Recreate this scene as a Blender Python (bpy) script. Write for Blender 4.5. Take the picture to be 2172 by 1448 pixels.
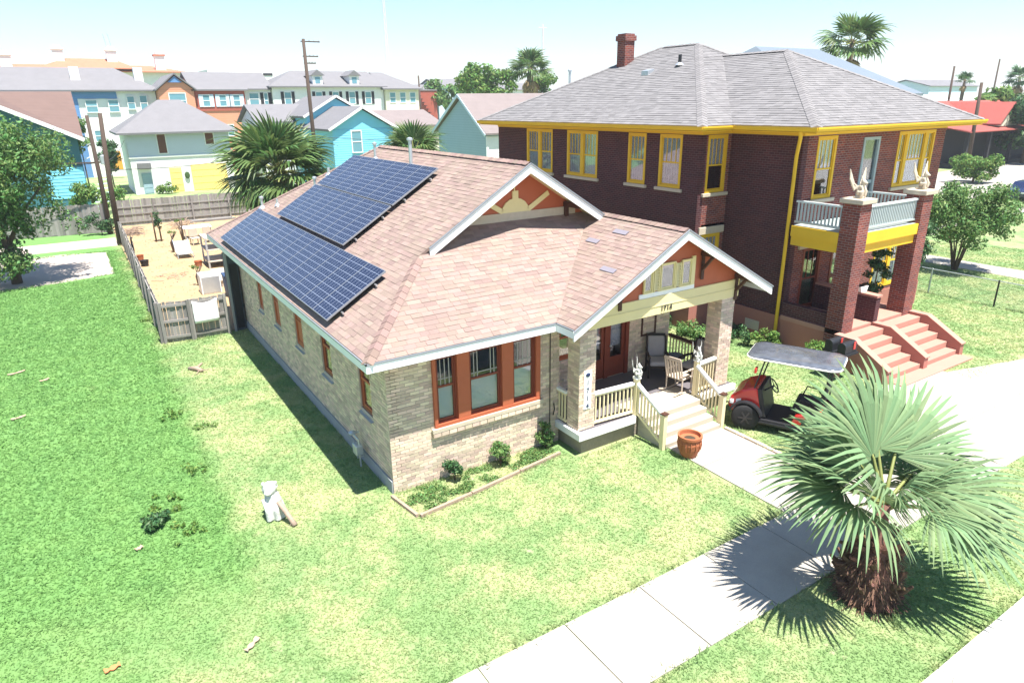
import bpy, math, random
import numpy as np
from mathutils import Vector, Matrix
random.seed(7); rng = np.random.default_rng(7)
for _o in list(bpy.data.objects): bpy.data.objects.remove(_o)
SC = bpy.context.scene
C = SC.collection
R = math.radians
# ------------------------------------------------------------------ camera
cam_d = bpy.data.cameras.new('camera'); cam = bpy.data.objects.new('camera', cam_d); C.objects.link(cam)
cam_d.sensor_width = 36; cam_d.lens = 36*1424.5/2172; cam_d.clip_start = .1; cam_d.clip_end = 12000
def aim(o, loc, yaw, pitch, roll):
    ya, pt, ro = R(yaw), R(pitch), R(roll)
    f = Vector((math.sin(ya)*math.cos(pt), math.cos(ya)*math.cos(pt), -math.sin(pt)))
    r = Vector((math.cos(ya), -math.sin(ya), 0)); u = r.cross(f)
    r2 = r*math.cos(ro)+u*math.sin(ro); u2 = -r*math.sin(ro)+u*math.cos(ro)
    m = Matrix((r2, u2, -f)).transposed().to_4x4(); m.translation = loc; o.matrix_world = m
CAM = Vector((-4.695, -12.287, 8.128))
aim(cam, CAM, 32.505, 19.559, -.765)
SC.camera = cam
# ------------------------------------------------------------------ sky, sun, exposure
SUN = Vector((.035, -.325, 1)).normalized()            # towards the sun
W = bpy.data.worlds.new('World'); SC.world = W; W.use_nodes = True
nt = W.node_tree; bg = nt.nodes['Background']; sk = nt.nodes.new('ShaderNodeTexSky')
sk.sky_type = 'NISHITA'; sk.sun_disc = False
sk.sun_elevation = math.asin(SUN.z); sk.sun_rotation = math.atan2(SUN.x, SUN.y)
sk.air_density = 1.2; sk.dust_density = 0; sk.ozone_density = 6; sk.altitude = 0
nt.links.new(sk.outputs[0], bg.inputs[0]); bg.inputs[1].default_value = .074
sl = bpy.data.lights.new('sun', 'SUN'); sl.energy = 5.0; sl.angle = R(.55); sl.color = (1, .955, .89)
so = bpy.data.objects.new('sun', sl); C.objects.link(so); so.location = (0, -30, 60)
so.rotation_euler = SUN.to_track_quat('Z', 'Y').to_euler()
SC.view_settings.view_transform = 'Standard'; SC.view_settings.look = 'None'
SC.view_settings.exposure = 1.43; SC.view_settings.gamma = 1; SC.view_settings.use_curve_mapping = False
# ------------------------------------------------------------------ mesh helpers
class MB:
    def __init__(s): s.v = []; s.f = []
    def box(s, x0, x1, y0, y1, z0, z1):
        n = len(s.v)
        s.v += [(x0,y0,z0),(x1,y0,z0),(x1,y1,z0),(x0,y1,z0),(x0,y0,z1),(x1,y0,z1),(x1,y1,z1),(x0,y1,z1)]
        s.f += [tuple(n+i for i in q) for q in ((0,3,2,1),(4,5,6,7),(0,1,5,4),(1,2,6,5),(2,3,7,6),(3,0,4,7))]
        return s
    def bar(s, a, b, w, h, up=(0,0,1)):                 # box from a to b, w wide, h high
        a, b = Vector(a), Vector(b); d = (b-a).normalized(); up = Vector(up)
        sd = d.cross(up)
        if sd.length < 1e-4: sd = d.cross(Vector((0,1,0)))
        sd.normalize(); u = sd.cross(d); n = len(s.v)
        for p in (a, b):
            for i, j in ((-1,-1),(1,-1),(1,1),(-1,1)): s.v.append(tuple(p+sd*(i*w/2)+u*(j*h/2)))
        s.f += [tuple(n+i for i in q) for q in ((0,1,2,3),(7,6,5,4),(0,4,5,1),(1,5,6,2),(2,6,7,3),(3,7,4,0))]
        return s
    def poly(s, pts):
        n = len(s.v); s.v += [tuple(p) for p in pts]; s.f.append(tuple(range(n, n+len(pts)))); return s
    def prism(s, pts, off):                            # polygon extruded by the vector off
        n = len(s.v); k = len(pts); off = Vector(off)
        s.v += [tuple(p) for p in pts] + [tuple(Vector(p)+off) for p in pts]
        s.f.append(tuple(range(n+k-1, n-1, -1))); s.f.append(tuple(range(n+k, n+2*k)))
        for i in range(k):
            j = (i+1) % k; s.f.append((n+i, n+j, n+k+j, n+k+i))
        return s
    def tube(s, pts, rad, k=8, cap=True):
        pts = [Vector(p) for p in pts]
        if not hasattr(rad, '__len__'): rad = [rad]*len(pts)
        n = len(s.v); prev = None
        for i, p in enumerate(pts):
            d = (pts[min(i+1, len(pts)-1)]-pts[max(i-1, 0)]).normalized()
            if prev is None:
                a = d.cross(Vector((0,0,1)) if abs(d.z) < .9 else Vector((0,1,0))).normalized()
            else: a = (prev-d*prev.dot(d)).normalized()
            prev = a; b = d.cross(a)
            for j in range(k):
                t = 2*math.pi*j/k; s.v.append(tuple(p+(a*math.cos(t)+b*math.sin(t))*rad[i]))
        for i in range(len(pts)-1):
            for j in range(k):
                q = (j+1) % k; s.f.append((n+i*k+j, n+i*k+q, n+(i+1)*k+q, n+(i+1)*k+j))
        if cap:
            s.f.append(tuple(n+j for j in range(k-1, -1, -1))); m = n+(len(pts)-1)*k; s.f.append(tuple(m+j for j in range(k)))
        return s
    def lathe(s, prof, c=(0,0,0), k=20):               # prof: (r, z) list
        n = len(s.v)
        for r, z in prof:
            for j in range(k):
                t = 2*math.pi*j/k; s.v.append((c[0]+r*math.cos(t), c[1]+r*math.sin(t), c[2]+z))
        for i in range(len(prof)-1):
            for j in range(k):
                q = (j+1) % k; s.f.append((n+i*k+j, n+i*k+q, n+(i+1)*k+q, n+(i+1)*k+j))
        s.f.append(tuple(n+j for j in range(k-1, -1, -1))); m = n+(len(prof)-1)*k; s.f.append(tuple(m+j for j in range(k)))
        return s
    def ball(s, c, r, k=12, m=8):
        if not hasattr(r, '__len__'): r = (r, r, r)
        n = len(s.v); c = Vector(c)
        for i in range(m+1):
            ph = math.pi*i/m
            for j in range(k):
                t = 2*math.pi*j/k
                s.v.append((c.x+r[0]*math.sin(ph)*math.cos(t), c.y+r[1]*math.sin(ph)*math.sin(t), c.z-r[2]*math.cos(ph)))
        for i in range(m):
            for j in range(k):
                q = (j+1) % k; s.f.append((n+i*k+j, n+i*k+q, n+(i+1)*k+q, n+(i+1)*k+j))
        return s
    def xf(s, M, start=0):
        for i in range(start, len(s.v)): s.v[i] = tuple(M @ Vector(s.v[i]))
        return s
    def mesh(s, name, smooth=False):
        me = bpy.data.meshes.new(name); me.from_pydata(s.v, [], s.f); me.update()
        if smooth: me.polygons.foreach_set('use_smooth', [True]*len(me.polygons))
        return me
    def build(s, name, m, parent=None, label=None, cat=None, group=None, kind=None, smooth=False, bevel=0, local=False):
        me = s.mesh(name, smooth)
        if m: me.materials.append(m)
        o = link(name, me, parent, local); tag(o, label, cat, group, kind)
        if bevel:
            b = o.modifiers.new('bevel', 'BEVEL'); b.width = bevel; b.segments = 2; b.limit_method = 'ANGLE'
        return o
WL = {}
def link(name, data, parent=None, local=False):
    o = bpy.data.objects.new(name, data); C.objects.link(o); WL[o.name] = Vector((0,0,0))
    if parent:
        o.parent = parent
        if not local: o.location = -WL[parent.name]
    return o
def tag(o, label=None, cat=None, group=None, kind=None):
    for k, v in (('label', label), ('category', cat), ('group', group), ('kind', kind)):
        if v: o[k] = v
    return o
def thing(name, label, cat, loc=(0,0,0), rz=0, group=None):
    o = bpy.data.objects.new(name, None); C.objects.link(o); o.location = loc; o.rotation_euler = (0,0,rz)
    o.empty_display_size = .2; WL[o.name] = Vector(loc); tag(o, label, cat, group); return o
def copy_tree(o, loc, rz=None, label=None, group=None, scale=None):
    c = o.copy(); C.objects.link(c); c.location = loc; WL[c.name] = Vector(loc)
    if rz is not None: c.rotation_euler = (0,0,rz)
    if scale: c.scale = (scale,)*3
    tag(c, label, None, group)
    for ch in list(o.children):
        d = ch.copy(); C.objects.link(d); d.parent = c
        for g in list(ch.children):
            e = g.copy(); C.objects.link(e); e.parent = d
    return c
# ------------------------------------------------------------------ materials
def pm(name, col, rough=.8, var=.12, scale=2., bump=0., bscale=40., metal=0., spec=.3, island=0., coat=0., streak=None, alpha=None, trans=0., lines=None):
    m = bpy.data.materials.new(name); m.use_nodes = True; t = m.node_tree; N = t.nodes; Lk = t.links.new
    b = N['Principled BSDF']; b.inputs['Roughness'].default_value = rough; b.inputs['Metallic'].default_value = metal
    b.inputs['Specular IOR Level'].default_value = spec; b.inputs['Coat Weight'].default_value = coat; b.inputs['Coat Roughness'].default_value = .05
    tc = N.new('ShaderNodeNewGeometry'); pos = tc.outputs['Position']
    if streak:
        mp = N.new('ShaderNodeVectorMath'); mp.operation = 'MULTIPLY'; mp.inputs[1].default_value = streak; Lk(pos, mp.inputs[0]); pos2 = mp.outputs[0]
    else: pos2 = pos
    n1 = N.new('ShaderNodeTexNoise'); n1.inputs['Scale'].default_value = scale; n1.inputs['Detail'].default_value = 6; n1.inputs['Roughness'].default_value = .65; Lk(pos2, n1.inputs['Vector'])
    n2 = N.new('ShaderNodeTexNoise'); n2.inputs['Scale'].default_value = bscale; n2.inputs['Detail'].default_value = 3; Lk(pos2, n2.inputs['Vector'])
    f = N.new('ShaderNodeMath'); f.operation = 'MULTIPLY_ADD'; Lk(n1.outputs['Fac'], f.inputs[0]); f.inputs[1].default_value = 2.2*var; f.inputs[2].default_value = 1-1.1*var
    f2 = N.new('ShaderNodeMath'); f2.operation = 'MULTIPLY_ADD'; Lk(n2.outputs['Fac'], f2.inputs[0]); f2.inputs[1].default_value = 1.2*var; f2.inputs[2].default_value = 1-.6*var
    g = N.new('ShaderNodeMath'); g.operation = 'MULTIPLY'; Lk(f.outputs[0], g.inputs[0]); Lk(f2.outputs[0], g.inputs[1]); val = g.outputs[0]
    if lines:
        sz = N.new('ShaderNodeSeparateXYZ'); Lk(pos, sz.inputs[0]); dv = N.new('ShaderNodeMath'); dv.operation = 'DIVIDE'; Lk(sz.outputs[2], dv.inputs[0]); dv.inputs[1].default_value = lines[0]
        fr0 = N.new('ShaderNodeMath'); fr0.operation = 'FRACT'; Lk(dv.outputs[0], fr0.inputs[0])
        mr = N.new('ShaderNodeMapRange'); mr.inputs['From Min'].default_value = 0; mr.inputs['From Max'].default_value = .3; mr.inputs['To Min'].default_value = 1-lines[1]; mr.inputs['To Max'].default_value = 1; Lk(fr0.outputs[0], mr.inputs['Value'])
        gl = N.new('ShaderNodeMath'); gl.operation = 'MULTIPLY'; Lk(val, gl.inputs[0]); Lk(mr.outputs[0], gl.inputs[1]); val = gl.outputs[0]
    base = N.new('ShaderNodeRGB'); base.outputs[0].default_value = (*col, 1); colo = base.outputs[0]
    if island:
        oi = N.new('ShaderNodeObjectInfo'); ad = N.new('ShaderNodeMath'); ad.operation = 'ADD'
        Lk(tc.outputs['Random Per Island'], ad.inputs[0]); Lk(oi.outputs['Random'], ad.inputs[1])
        fr = N.new('ShaderNodeMath'); fr.operation = 'FRACT'; Lk(ad.outputs[0], fr.inputs[0])
        mm = N.new('ShaderNodeMath'); mm.operation = 'MULTIPLY_ADD'; Lk(fr.outputs[0], mm.inputs[0]); mm.inputs[1].default_value = 2*island; mm.inputs[2].default_value = 1-island
        g2 = N.new('ShaderNodeMath'); g2.operation = 'MULTIPLY'; Lk(val, g2.inputs[0]); Lk(mm.outputs[0], g2.inputs[1]); val = g2.outputs[0]
        f7 = N.new('ShaderNodeMath'); f7.operation = 'MULTIPLY'; f7.inputs[1].default_value = 7.13; Lk(fr.outputs[0], f7.inputs[0])
        f8 = N.new('ShaderNodeMath'); f8.operation = 'FRACT'; Lk(f7.outputs[0], f8.inputs[0])
        hs = N.new('ShaderNodeHueSaturation'); hm = N.new('ShaderNodeMath'); hm.operation = 'MULTIPLY_ADD'; Lk(f8.outputs[0], hm.inputs[0]); hm.inputs[1].default_value = .08*min(1, island*2.5); hm.inputs[2].default_value = .5-.04*min(1, island*2.5)
        Lk(hm.outputs[0], hs.inputs['Hue']); Lk(colo, hs.inputs['Color']); colo = hs.outputs[0]
    mx = N.new('ShaderNodeVectorMath'); mx.operation = 'SCALE'; Lk(colo, mx.inputs[0]); Lk(val, mx.inputs['Scale'])
    Lk(mx.outputs[0], b.inputs['Base Color'])
    if bump:
        bp = N.new('ShaderNodeBump'); bp.inputs['Strength'].default_value = min(1, bump); bp.inputs['Distance'].default_value = .02*max(1, bump)
        Lk(n2.outputs['Fac'], bp.inputs['Height']); Lk(bp.outputs[0], b.inputs['Normal'])
    if trans:
        tr = N.new('ShaderNodeBsdfTranslucent'); Lk(mx.outputs[0], tr.inputs[0]); ms = N.new('ShaderNodeMixShader'); ms.inputs[0].default_value = trans
        Lk(b.outputs[0], ms.inputs[1]); Lk(tr.outputs[0], ms.inputs[2]); Lk(ms.outputs[0], N['Material Output'].inputs[0])
    m['cn'] = 1
    return m
def brickmat(name, c1, c2, mort, bw=.21, bh=.075, msz=.011, rough=.85, bump=.6, big=.2):
    m = bpy.data.materials.new(name); m.use_nodes = True; t = m.node_tree; N = t.nodes; Lk = t.links.new
    b = N['Principled BSDF']; b.inputs['Roughness'].default_value = rough; b.inputs['Specular IOR Level'].default_value = .25
    g = N.new('ShaderNodeNewGeometry'); sp = N.new('ShaderNodeSeparateXYZ'); Lk(g.outputs['Position'], sp.inputs[0])
    ad = N.new('ShaderNodeMath'); ad.operation = 'ADD'; Lk(sp.outputs[0], ad.inputs[0]); Lk(sp.outputs[1], ad.inputs[1])
    cb = N.new('ShaderNodeCombineXYZ'); Lk(ad.outputs[0], cb.inputs[0]); Lk(sp.outputs[2], cb.inputs[1])
    br = N.new('ShaderNodeTexBrick'); Lk(cb.outputs[0], br.inputs['Vector']); br.inputs['Scale'].default_value = 1
    br.inputs['Color1'].default_value = (*c1, 1); br.inputs['Color2'].default_value = (*c2, 1); br.inputs['Mortar'].default_value = (*mort, 1)
    br.inputs['Mortar Size'].default_value = msz; br.inputs['Brick Width'].default_value = bw; br.inputs['Row Height'].default_value = bh; br.inputs['Mortar Smooth'].default_value = .2
    n = N.new('ShaderNodeTexNoise'); n.inputs['Scale'].default_value = 1.3; n.inputs['Detail'].default_value = 8; Lk(g.outputs['Position'], n.inputs['Vector'])
    mm = N.new('ShaderNodeMath'); mm.operation = 'MULTIPLY_ADD'; Lk(n.outputs['Fac'], mm.inputs[0]); mm.inputs[1].default_value = 2.4*big; mm.inputs[2].default_value = 1-1.2*big
    mx = N.new('ShaderNodeVectorMath'); mx.operation = 'SCALE'; Lk(br.outputs['Color'], mx.inputs[0]); Lk(mm.outputs[0], mx.inputs['Scale']); Lk(mx.outputs[0], b.inputs['Base Color'])
    bp = N.new('ShaderNodeBump'); bp.inputs['Strength'].default_value = bump; bp.inputs['Distance'].default_value = .01; bp.invert = True; Lk(br.outputs['Fac'], bp.inputs['Height']); Lk(bp.outputs[0], b.inputs['Normal'])
    return m
def glassmat(name, tint=(.96,.98,1), base=.03):
    m = bpy.data.materials.new(name); m.use_nodes = True; t = m.node_tree; N = t.nodes; Lk = t.links.new
    N.remove(N['Principled BSDF']); tr = N.new('ShaderNodeBsdfTransparent'); tr.inputs[0].default_value = (*tint, 1)
    gl = N.new('ShaderNodeBsdfGlossy'); gl.inputs['Roughness'].default_value = .03
    lw = N.new('ShaderNodeLayerWeight'); lw.inputs[0].default_value = .35
    mm = N.new('ShaderNodeMath'); mm.operation = 'MULTIPLY_ADD'; Lk(lw.outputs['Fresnel'], mm.inputs[0]); mm.inputs[1].default_value = .7; mm.inputs[2].default_value = base; mm.use_clamp = True
    ms = N.new('ShaderNodeMixShader'); Lk(mm.outputs[0], ms.inputs[0]); Lk(tr.outputs[0], ms.inputs[1]); Lk(gl.outputs[0], ms.inputs[2]); Lk(ms.outputs[0], N['Material Output'].inputs[0])
    return m
def lawnmat(name, blades=False):
    m = bpy.data.materials.new(name); m.use_nodes = True; t = m.node_tree; N = t.nodes; Lk = t.links.new
    b = N['Principled BSDF']; b.inputs['Roughness'].default_value = .9; b.inputs['Specular IOR Level'].default_value = .12
    g = N.new('ShaderNodeNewGeometry'); P = g.outputs['Position']
    def noise(sc, det=5, ro=.6):
        n = N.new('ShaderNodeTexNoise'); n.inputs['Scale'].default_value = sc; n.inputs['Detail'].default_value = det; n.inputs['Roughness'].default_value = ro; Lk(P, n.inputs['Vector']); return n.outputs['Fac']
    def ramp(f, a, bb):
        r = N.new('ShaderNodeMapRange'); r.inputs['From Min'].default_value = a; r.inputs['From Max'].default_value = bb; r.interpolation_type = 'SMOOTHSTEP'; Lk(f, r.inputs['Value']); return r.outputs[0]
    def mix(f, c1, c2):
        x = N.new('ShaderNodeMix'); x.data_type = 'RGBA'; Lk(f, x.inputs['Factor'])
        for s, c in ((6, c1), (7, c2)):
            if isinstance(c, tuple): x.inputs[s].default_value = (*c, 1)
            else: Lk(c, x.inputs[s])
        return x.outputs[2]
    def mth(op, a, c):
        x = N.new('ShaderNodeMath'); x.operation = op
        for i, q in enumerate((a, c)):
            if isinstance(q, (int, float)): x.inputs[i].default_value = q
            else: Lk(q, x.inputs[i])
        return x.outputs[0]
    sp = N.new('ShaderNodeSeparateXYZ'); Lk(P, sp.inputs[0])
    # the neighbouring lot is a greener sward: it starts about x = -3.1 and fades out towards the pavement
    wob = mth('MULTIPLY', mth('SUBTRACT', noise(.9), .5), 1.1)
    lot = ramp(mth('ADD', mth('SUBTRACT', mth('MULTIPLY', sp.outputs[0], -1), 3.15), wob), -.45, .4)
    fade = ramp(mth('ADD', sp.outputs[1], mth('MULTIPLY', wob, 1.5)), -4.2, .3)
    lot = mth('MAXIMUM', mth('MULTIPLY', lot, fade), mth('MULTIPLY', ramp(sp.outputs[0], -4.0, -6.0), .85))
    lush = mix(noise(1.6, 6, .7), (.085,.2,.062), (.165,.285,.085))
    dry = mix(ramp(noise(.55, 7, .72), .4, .62), (.165,.255,.1), (.3,.33,.16))
    col = mix(lot, dry, lush)
    bare = ramp(noise(.8, 8, .75), .61, .7)
    col = mix(mth('MULTIPLY', bare, mth('SUBTRACT', .8, mth('MULTIPLY', lot, .65))), col, (.4,.36,.24))
    fine = noise(26, 4, .8)
    v = mth('ADD', mth('MULTIPLY', fine, .45), .78)
    if blades: v = mth('MULTIPLY', v, mth('ADD', mth('MULTIPLY', g.outputs['Random Per Island'], .3), 1.2))
    mx = N.new('ShaderNodeVectorMath'); mx.operation = 'SCALE'; Lk(col, mx.inputs[0]); Lk(v, mx.inputs['Scale']); Lk(mx.outputs[0], b.inputs['Base Color'])
    if blades:
        tr = N.new('ShaderNodeBsdfTranslucent'); Lk(mx.outputs[0], tr.inputs[0]); ms = N.new('ShaderNodeMixShader'); ms.inputs[0].default_value = .5
        Lk(b.outputs[0], ms.inputs[1]); Lk(tr.outputs[0], ms.inputs[2]); Lk(ms.outputs[0], N['Material Output'].inputs[0])
    else:
        bp = N.new('ShaderNodeBump'); bp.inputs['Strength'].default_value = .5; bp.inputs['Distance'].default_value = .03; Lk(fine, bp.inputs['Height']); Lk(bp.outputs[0], b.inputs['Normal'])
    return m
def solarmat(name, w, h, nx, ny):
    m = bpy.data.materials.new(name); m.use_nodes = True; t = m.node_tree; N = t.nodes; Lk = t.links.new
    b = N['Principled BSDF']; b.inputs['Roughness'].default_value = .1; b.inputs['Specular IOR Level'].default_value = .35
    tc = N.new('ShaderNodeTexCoord'); sp = N.new('ShaderNodeSeparateXYZ'); Lk(tc.outputs['Object'], sp.inputs[0])
    def line(src, n, size, half):
        a = N.new('ShaderNodeMath'); a.operation = 'MULTIPLY'; Lk(src, a.inputs[0]); a.inputs[1].default_value = n/size
        f = N.new('ShaderNodeMath'); f.operation = 'FRACT'; Lk(a.outputs[0], f.inputs[0])
        d = N.new('ShaderNodeMath'); d.operation = 'PINGPONG'; Lk(a.outputs[0], d.inputs[0]); d.inputs[1].default_value = .5
        l = N.new('ShaderNodeMath'); l.operation = 'LESS_THAN'; Lk(d.outputs[0], l.inputs[0]); l.inputs[1].default_value = half*n/size; return l.outputs[0]
    g1 = line(sp.outputs[0], nx, w, .0034); g2 = line(sp.outputs[1], ny, h, .0034); g3 = line(sp.outputs[0], nx*4, w, .0011)
    ad = N.new('ShaderNodeMath'); ad.operation = 'MAXIMUM'; Lk(g1, ad.inputs[0]); Lk(g2, ad.inputs[1])
    hf = N.new('ShaderNodeMath'); hf.operation = 'MULTIPLY'; Lk(g3, hf.inputs[0]); hf.inputs[1].default_value = .35
    a2 = N.new('ShaderNodeMath'); a2.operation = 'MAXIMUM'; Lk(ad.outputs[0], a2.inputs[0]); Lk(hf.outputs[0], a2.inputs[1])
    n = N.new('ShaderNodeTexNoise'); n.inputs['Scale'].default_value = 1.4; Lk(tc.outputs['Object'], n.inputs['Vector'])
    c0 = N.new('ShaderNodeMix'); c0.data_type = 'RGBA'; Lk(n.outputs['Fac'], c0.inputs['Factor']); c0.inputs[6].default_value = (.007,.011,.03,1); c0.inputs[7].default_value = (.014,.019,.05,1)
    mx = N.new('ShaderNodeMix'); mx.data_type = 'RGBA'; Lk(a2.outputs[0], mx.inputs['Factor']); Lk(c0.outputs[2], mx.inputs[6]); mx.inputs[7].default_value = (.33,.38,.48,1)
    Lk(mx.outputs[2], b.inputs['Base Color']); return m
M = {}
M['lawn'] = lawnmat('lawn'); M['blade'] = lawnmat('lawn_blades', True)
M['concrete'] = pm('concrete', (.36,.33,.285), .85, .3, .9, .3, 60)
M['step_conc'] = pm('porch_concrete', (.44,.39,.31), .8, .08, 1.2, .2, 50)
M['road'] = pm('road', (.4,.38,.35), .85, .12, .6, .3, 80)
M['kerb'] = pm('kerb', (.5,.48,.43), .85, .15, 1.5, .3, 60)
M['sand'] = pm('sand', (.36,.26,.145), .95, .3, .7, .8, 9)
M['shingle'] = pm('tan_shingle', (.255,.187,.158), .9, .17, .8, .35, 90, island=.14)
M['shingle_deck'] = pm('roof_deck', (.2,.14,.12), .9, .15, 3)
M['shingle_cap'] = pm('shingle_cap', (.225,.157,.133), .9, .12, 3, .35, 90, island=.18)
M['gshingle'] = pm('grey_shingle', (.185,.177,.178), .9, .1, 2, .3, 90, island=.13)
M['gdeck'] = pm('grey_deck', (.2,.18,.18), .9, .15, 3)
M['brick'] = pm('cream_brick', (.6,.475,.365), .85, .15, 5, .3, 90, island=.24)
M['mortar'] = pm('mortar', (.46,.4,.34), .95, .1, 6)
M['brickwall'] = brickmat('cream_brickwork', (.42,.34,.27), (.36,.27,.2), (.36,.3,.25), .216, .078)
M['foundation'] = pm('painted_foundation', (.3,.31,.32), .8, .15, 2)
M['white'] = pm('white_paint', (.8,.8,.78), .5, .06, 3)
M['fascia'] = pm('fascia_paint', (.78,.8,.8), .5, .08, 3, streak=(1,1,.3))
M['soffit'] = pm('soffit_paint', (.55,.6,.6), .7, .06, 3)
M['cream'] = pm('cream_paint', (.72,.62,.32), .55, .06, 2)
M['rail'] = pm('rail_paint', (.74,.64,.4), .5, .05, 3)
M['terra'] = pm('terracotta_paint', (.4,.105,.05), .55, .1, 3)
M['brown'] = pm('brown_paint', (.07,.03,.02), .6, .12, 3)
M['redwood'] = pm('red_door_wood', (.2,.045,.025), .4, .15, 6, streak=(1,1,.2))
M['glass'] = glassmat('glass'); M['shade'] = pm('roller_shade', (.36,.42,.48), .8, .05, 2)
M['lead'] = pm('leading', (.42,.4,.36), .5, .1)
M['porchfloor'] = pm('porch_floor_paint', (.13,.12,.13), .55, .15, 3)
M['silver'] = pm('aluminium', (.62,.64,.66), .3, .05, 3, metal=.8)
M['galv'] = pm('galvanised', (.5,.53,.56), .4, .12, 6, metal=.6)
M['black'] = pm('black_metal', (.02,.021,.025), .45, .1, 4)
M['statue'] = pm('white_stone', (.55,.55,.51), .85, .4, 14, .5, 40)
M['stone'] = pm('pale_stone', (.5,.43,.33), .85, .15, 8, .4, 50)
M['shadebrick'] = brickmat('shaded_brickwork', (.082,.024,.026), (.05,.016,.02), (.125,.08,.082), .212, .076, .0085)  # darker copy for the side walls: their shade is mixed into the brick colour
M['litbrick'] = brickmat('lit_red_brickwork', (.24,.055,.036), (.12,.03,.03), (.24,.18,.16), .212, .076, .009, big=.35)  # redder copy for sunlit faces: the sunlight is mixed into the brick colour
M['pinkp'] = pm('pink_paint', (.36,.15,.115), .75, .1, 2, .15, 40)
M['pinktread'] = pm('pink_tread', (.42,.215,.165), .8, .08, 2)
M['yellow'] = pm('yellow_paint', (.7,.43,.025), .6, .14, 1.2)
M['curtain'] = pm('white_curtain', (.85,.85,.92), .8, .1, 3, streak=(6,6,.2))
M['greyrail'] = pm('grey_rail', (.38,.44,.44), .5, .06, 3)
M['dark'] = pm('dark_interior', (.01,.01,.012), .8, .1)
M['wood'] = pm('weathered_fence', (.235,.22,.205), .85, .2, 3, .3, 30, island=.25, streak=(1,1,.15))
M['pole'] = pm('pole_wood', (.075,.052,.04), .85, .2, 4, .3, 30, streak=(2,2,.2))
M['leaf'] = pm('leaf', (.125,.225,.065), .55, .1, 2, island=.45, trans=.3)
M['leafdk'] = pm('leaf_dark', (.05,.12,.04), .5, .1, 2, island=.4, trans=.25)
M['leaflt'] = pm('leaf_light', (.13,.23,.05), .55, .1, 2, island=.4, trans=.35)
M['frond'] = pm('palm_frond', (.165,.25,.12), .6, .1, 3, island=.25, trans=.25, spec=.2)
M['frondmid'] = pm('palm_frond_yard', (.1,.165,.05), .45, .1, 3, island=.35, trans=.3)
M['petiole'] = pm('palm_petiole', (.2,.22,.07), .5, .15, 4)
M['boot'] = pm('palm_boot', (.12,.07,.045), .9, .3, 8, .8, 40, island=.3)
M['dry'] = pm('dry_frond', (.3,.21,.11), .9, .2, 4, island=.3)
M['bark'] = pm('bark', (.12,.085,.06), .9, .2, 5, .6, 25)
def st(name, mb, m, **k): return mb.build(name, m, kind='structure', **k)
# ------------------------------------------------------------------ ground
g = MB(); g.poly([(-1500,-600,0),(2500,-600,0),(2500,2600,0),(-1500,2600,0)]); st('ground', g, M['lawn'])
# street, kerb
g = MB(); g.poly([(-200,-40,.004),(300,-40,.004),(300,-9.32,.004),(-200,-9.32,.004)]); st('street', g, M['road'])
kb = link('kerb', None); tag(kb, kind='structure')
for i in range(-4, 14):
    MB().box(i*2.4+.006, i*2.4+2.394, -9.32, -9.1, -.02, .11).build('kerb_stone', M['kerb'], kb, bevel=.02)
# pavement slabs
sw = link('pavement', None); tag(sw, kind='structure')
x = -24.
while x < 60:
    MB().box(x+.008, x+1.642, -6.88, -5.235, -.05, .025+.004*random.random()).build('slab', M['concrete'], sw, bevel=.006)
    x += 1.65
wk = link('garden_path', None); tag(wk, kind='structure')
for y0, y1 in ((-5.22,-4.12),(-4.11,-2.98),(-2.97,-1.84)):
    MB().box(6.5, 8.42, y0, y1, -.05, .03).build('slab', M['concrete'], wk, bevel=.006)
ap = link('step_apron', None); tag(ap, kind='structure')
for x0, x1 in ((13.0,15.05),(15.06,17.2)):
    MB().box(x0, x1, -5.22, -2.75, -.05, .022).build('slab', M['concrete'], ap, bevel=.006)
MB().prism([(17.21,-5.22,-.05),(26,-5.22,-.05),(21,-4.2,-.05),(17.21,-3.2,-.05)], (0,0,.07)).build('slab', M['concrete'], ap)
g = MB(); g.prism([(32.0,-6,-.05),(33.8,-6,-.05),(34.0,24,-.05),(32.2,24,-.05)], (0,0,.07)); st('side_path', g, M['concrete'])
g = MB(); g.prism([(58,15,-.05),(92,17.5,-.05),(100,29,-.05),(66,27,-.05)], (0,0,.06)); st('driveway', g, M['concrete'])
g = MB(); g.prism([(40,8.6,-.05),(75,10.2,-.05),(75,11.4,-.05),(40,9.8,-.05)], (0,0,.06)); st('far_path', g, M['concrete'])
# alley and paved pad in the neighbouring lot, sand yard
M['pad'] = pm('paved_pad', (.42,.36,.31), .9, .15, 1, .3, 30)
g = MB(); g.prism([(-9.2,26.6,-.05),(-6.2,27.0,-.05),(-3.7,27.7,-.05),(-3.75,34.2,-.05),(-6.0,35.0,-.05),(-9.4,34.6,-.05)], (0,0,.058)); st('paved_pad', g, M['pad'])
g = MB(); g.prism([(-40,36.3,-.05),(-2.95,36.2,-.05),(-2.95,39.4,-.05),(-40,39.8,-.05)], (0,0,.056)); st('alley', g, M['pad'])
g = MB(); n = 26
pts = [[(-2.86+ (12.6)*i/n, 14.15+29.8*j/n*1.0, .03+.05*random.random()) for i in range(n+1)] for j in range(n+1)]
g.v = [p for row in pts for p in row]; g.f = [(j*(n+1)+i, j*(n+1)+i+1, (j+1)*(n+1)+i+1, (j+1)*(n+1)+i) for j in range(n) for i in range(n)]
o = st('sand_yard', g, M['sand'], smooth=True)
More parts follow.
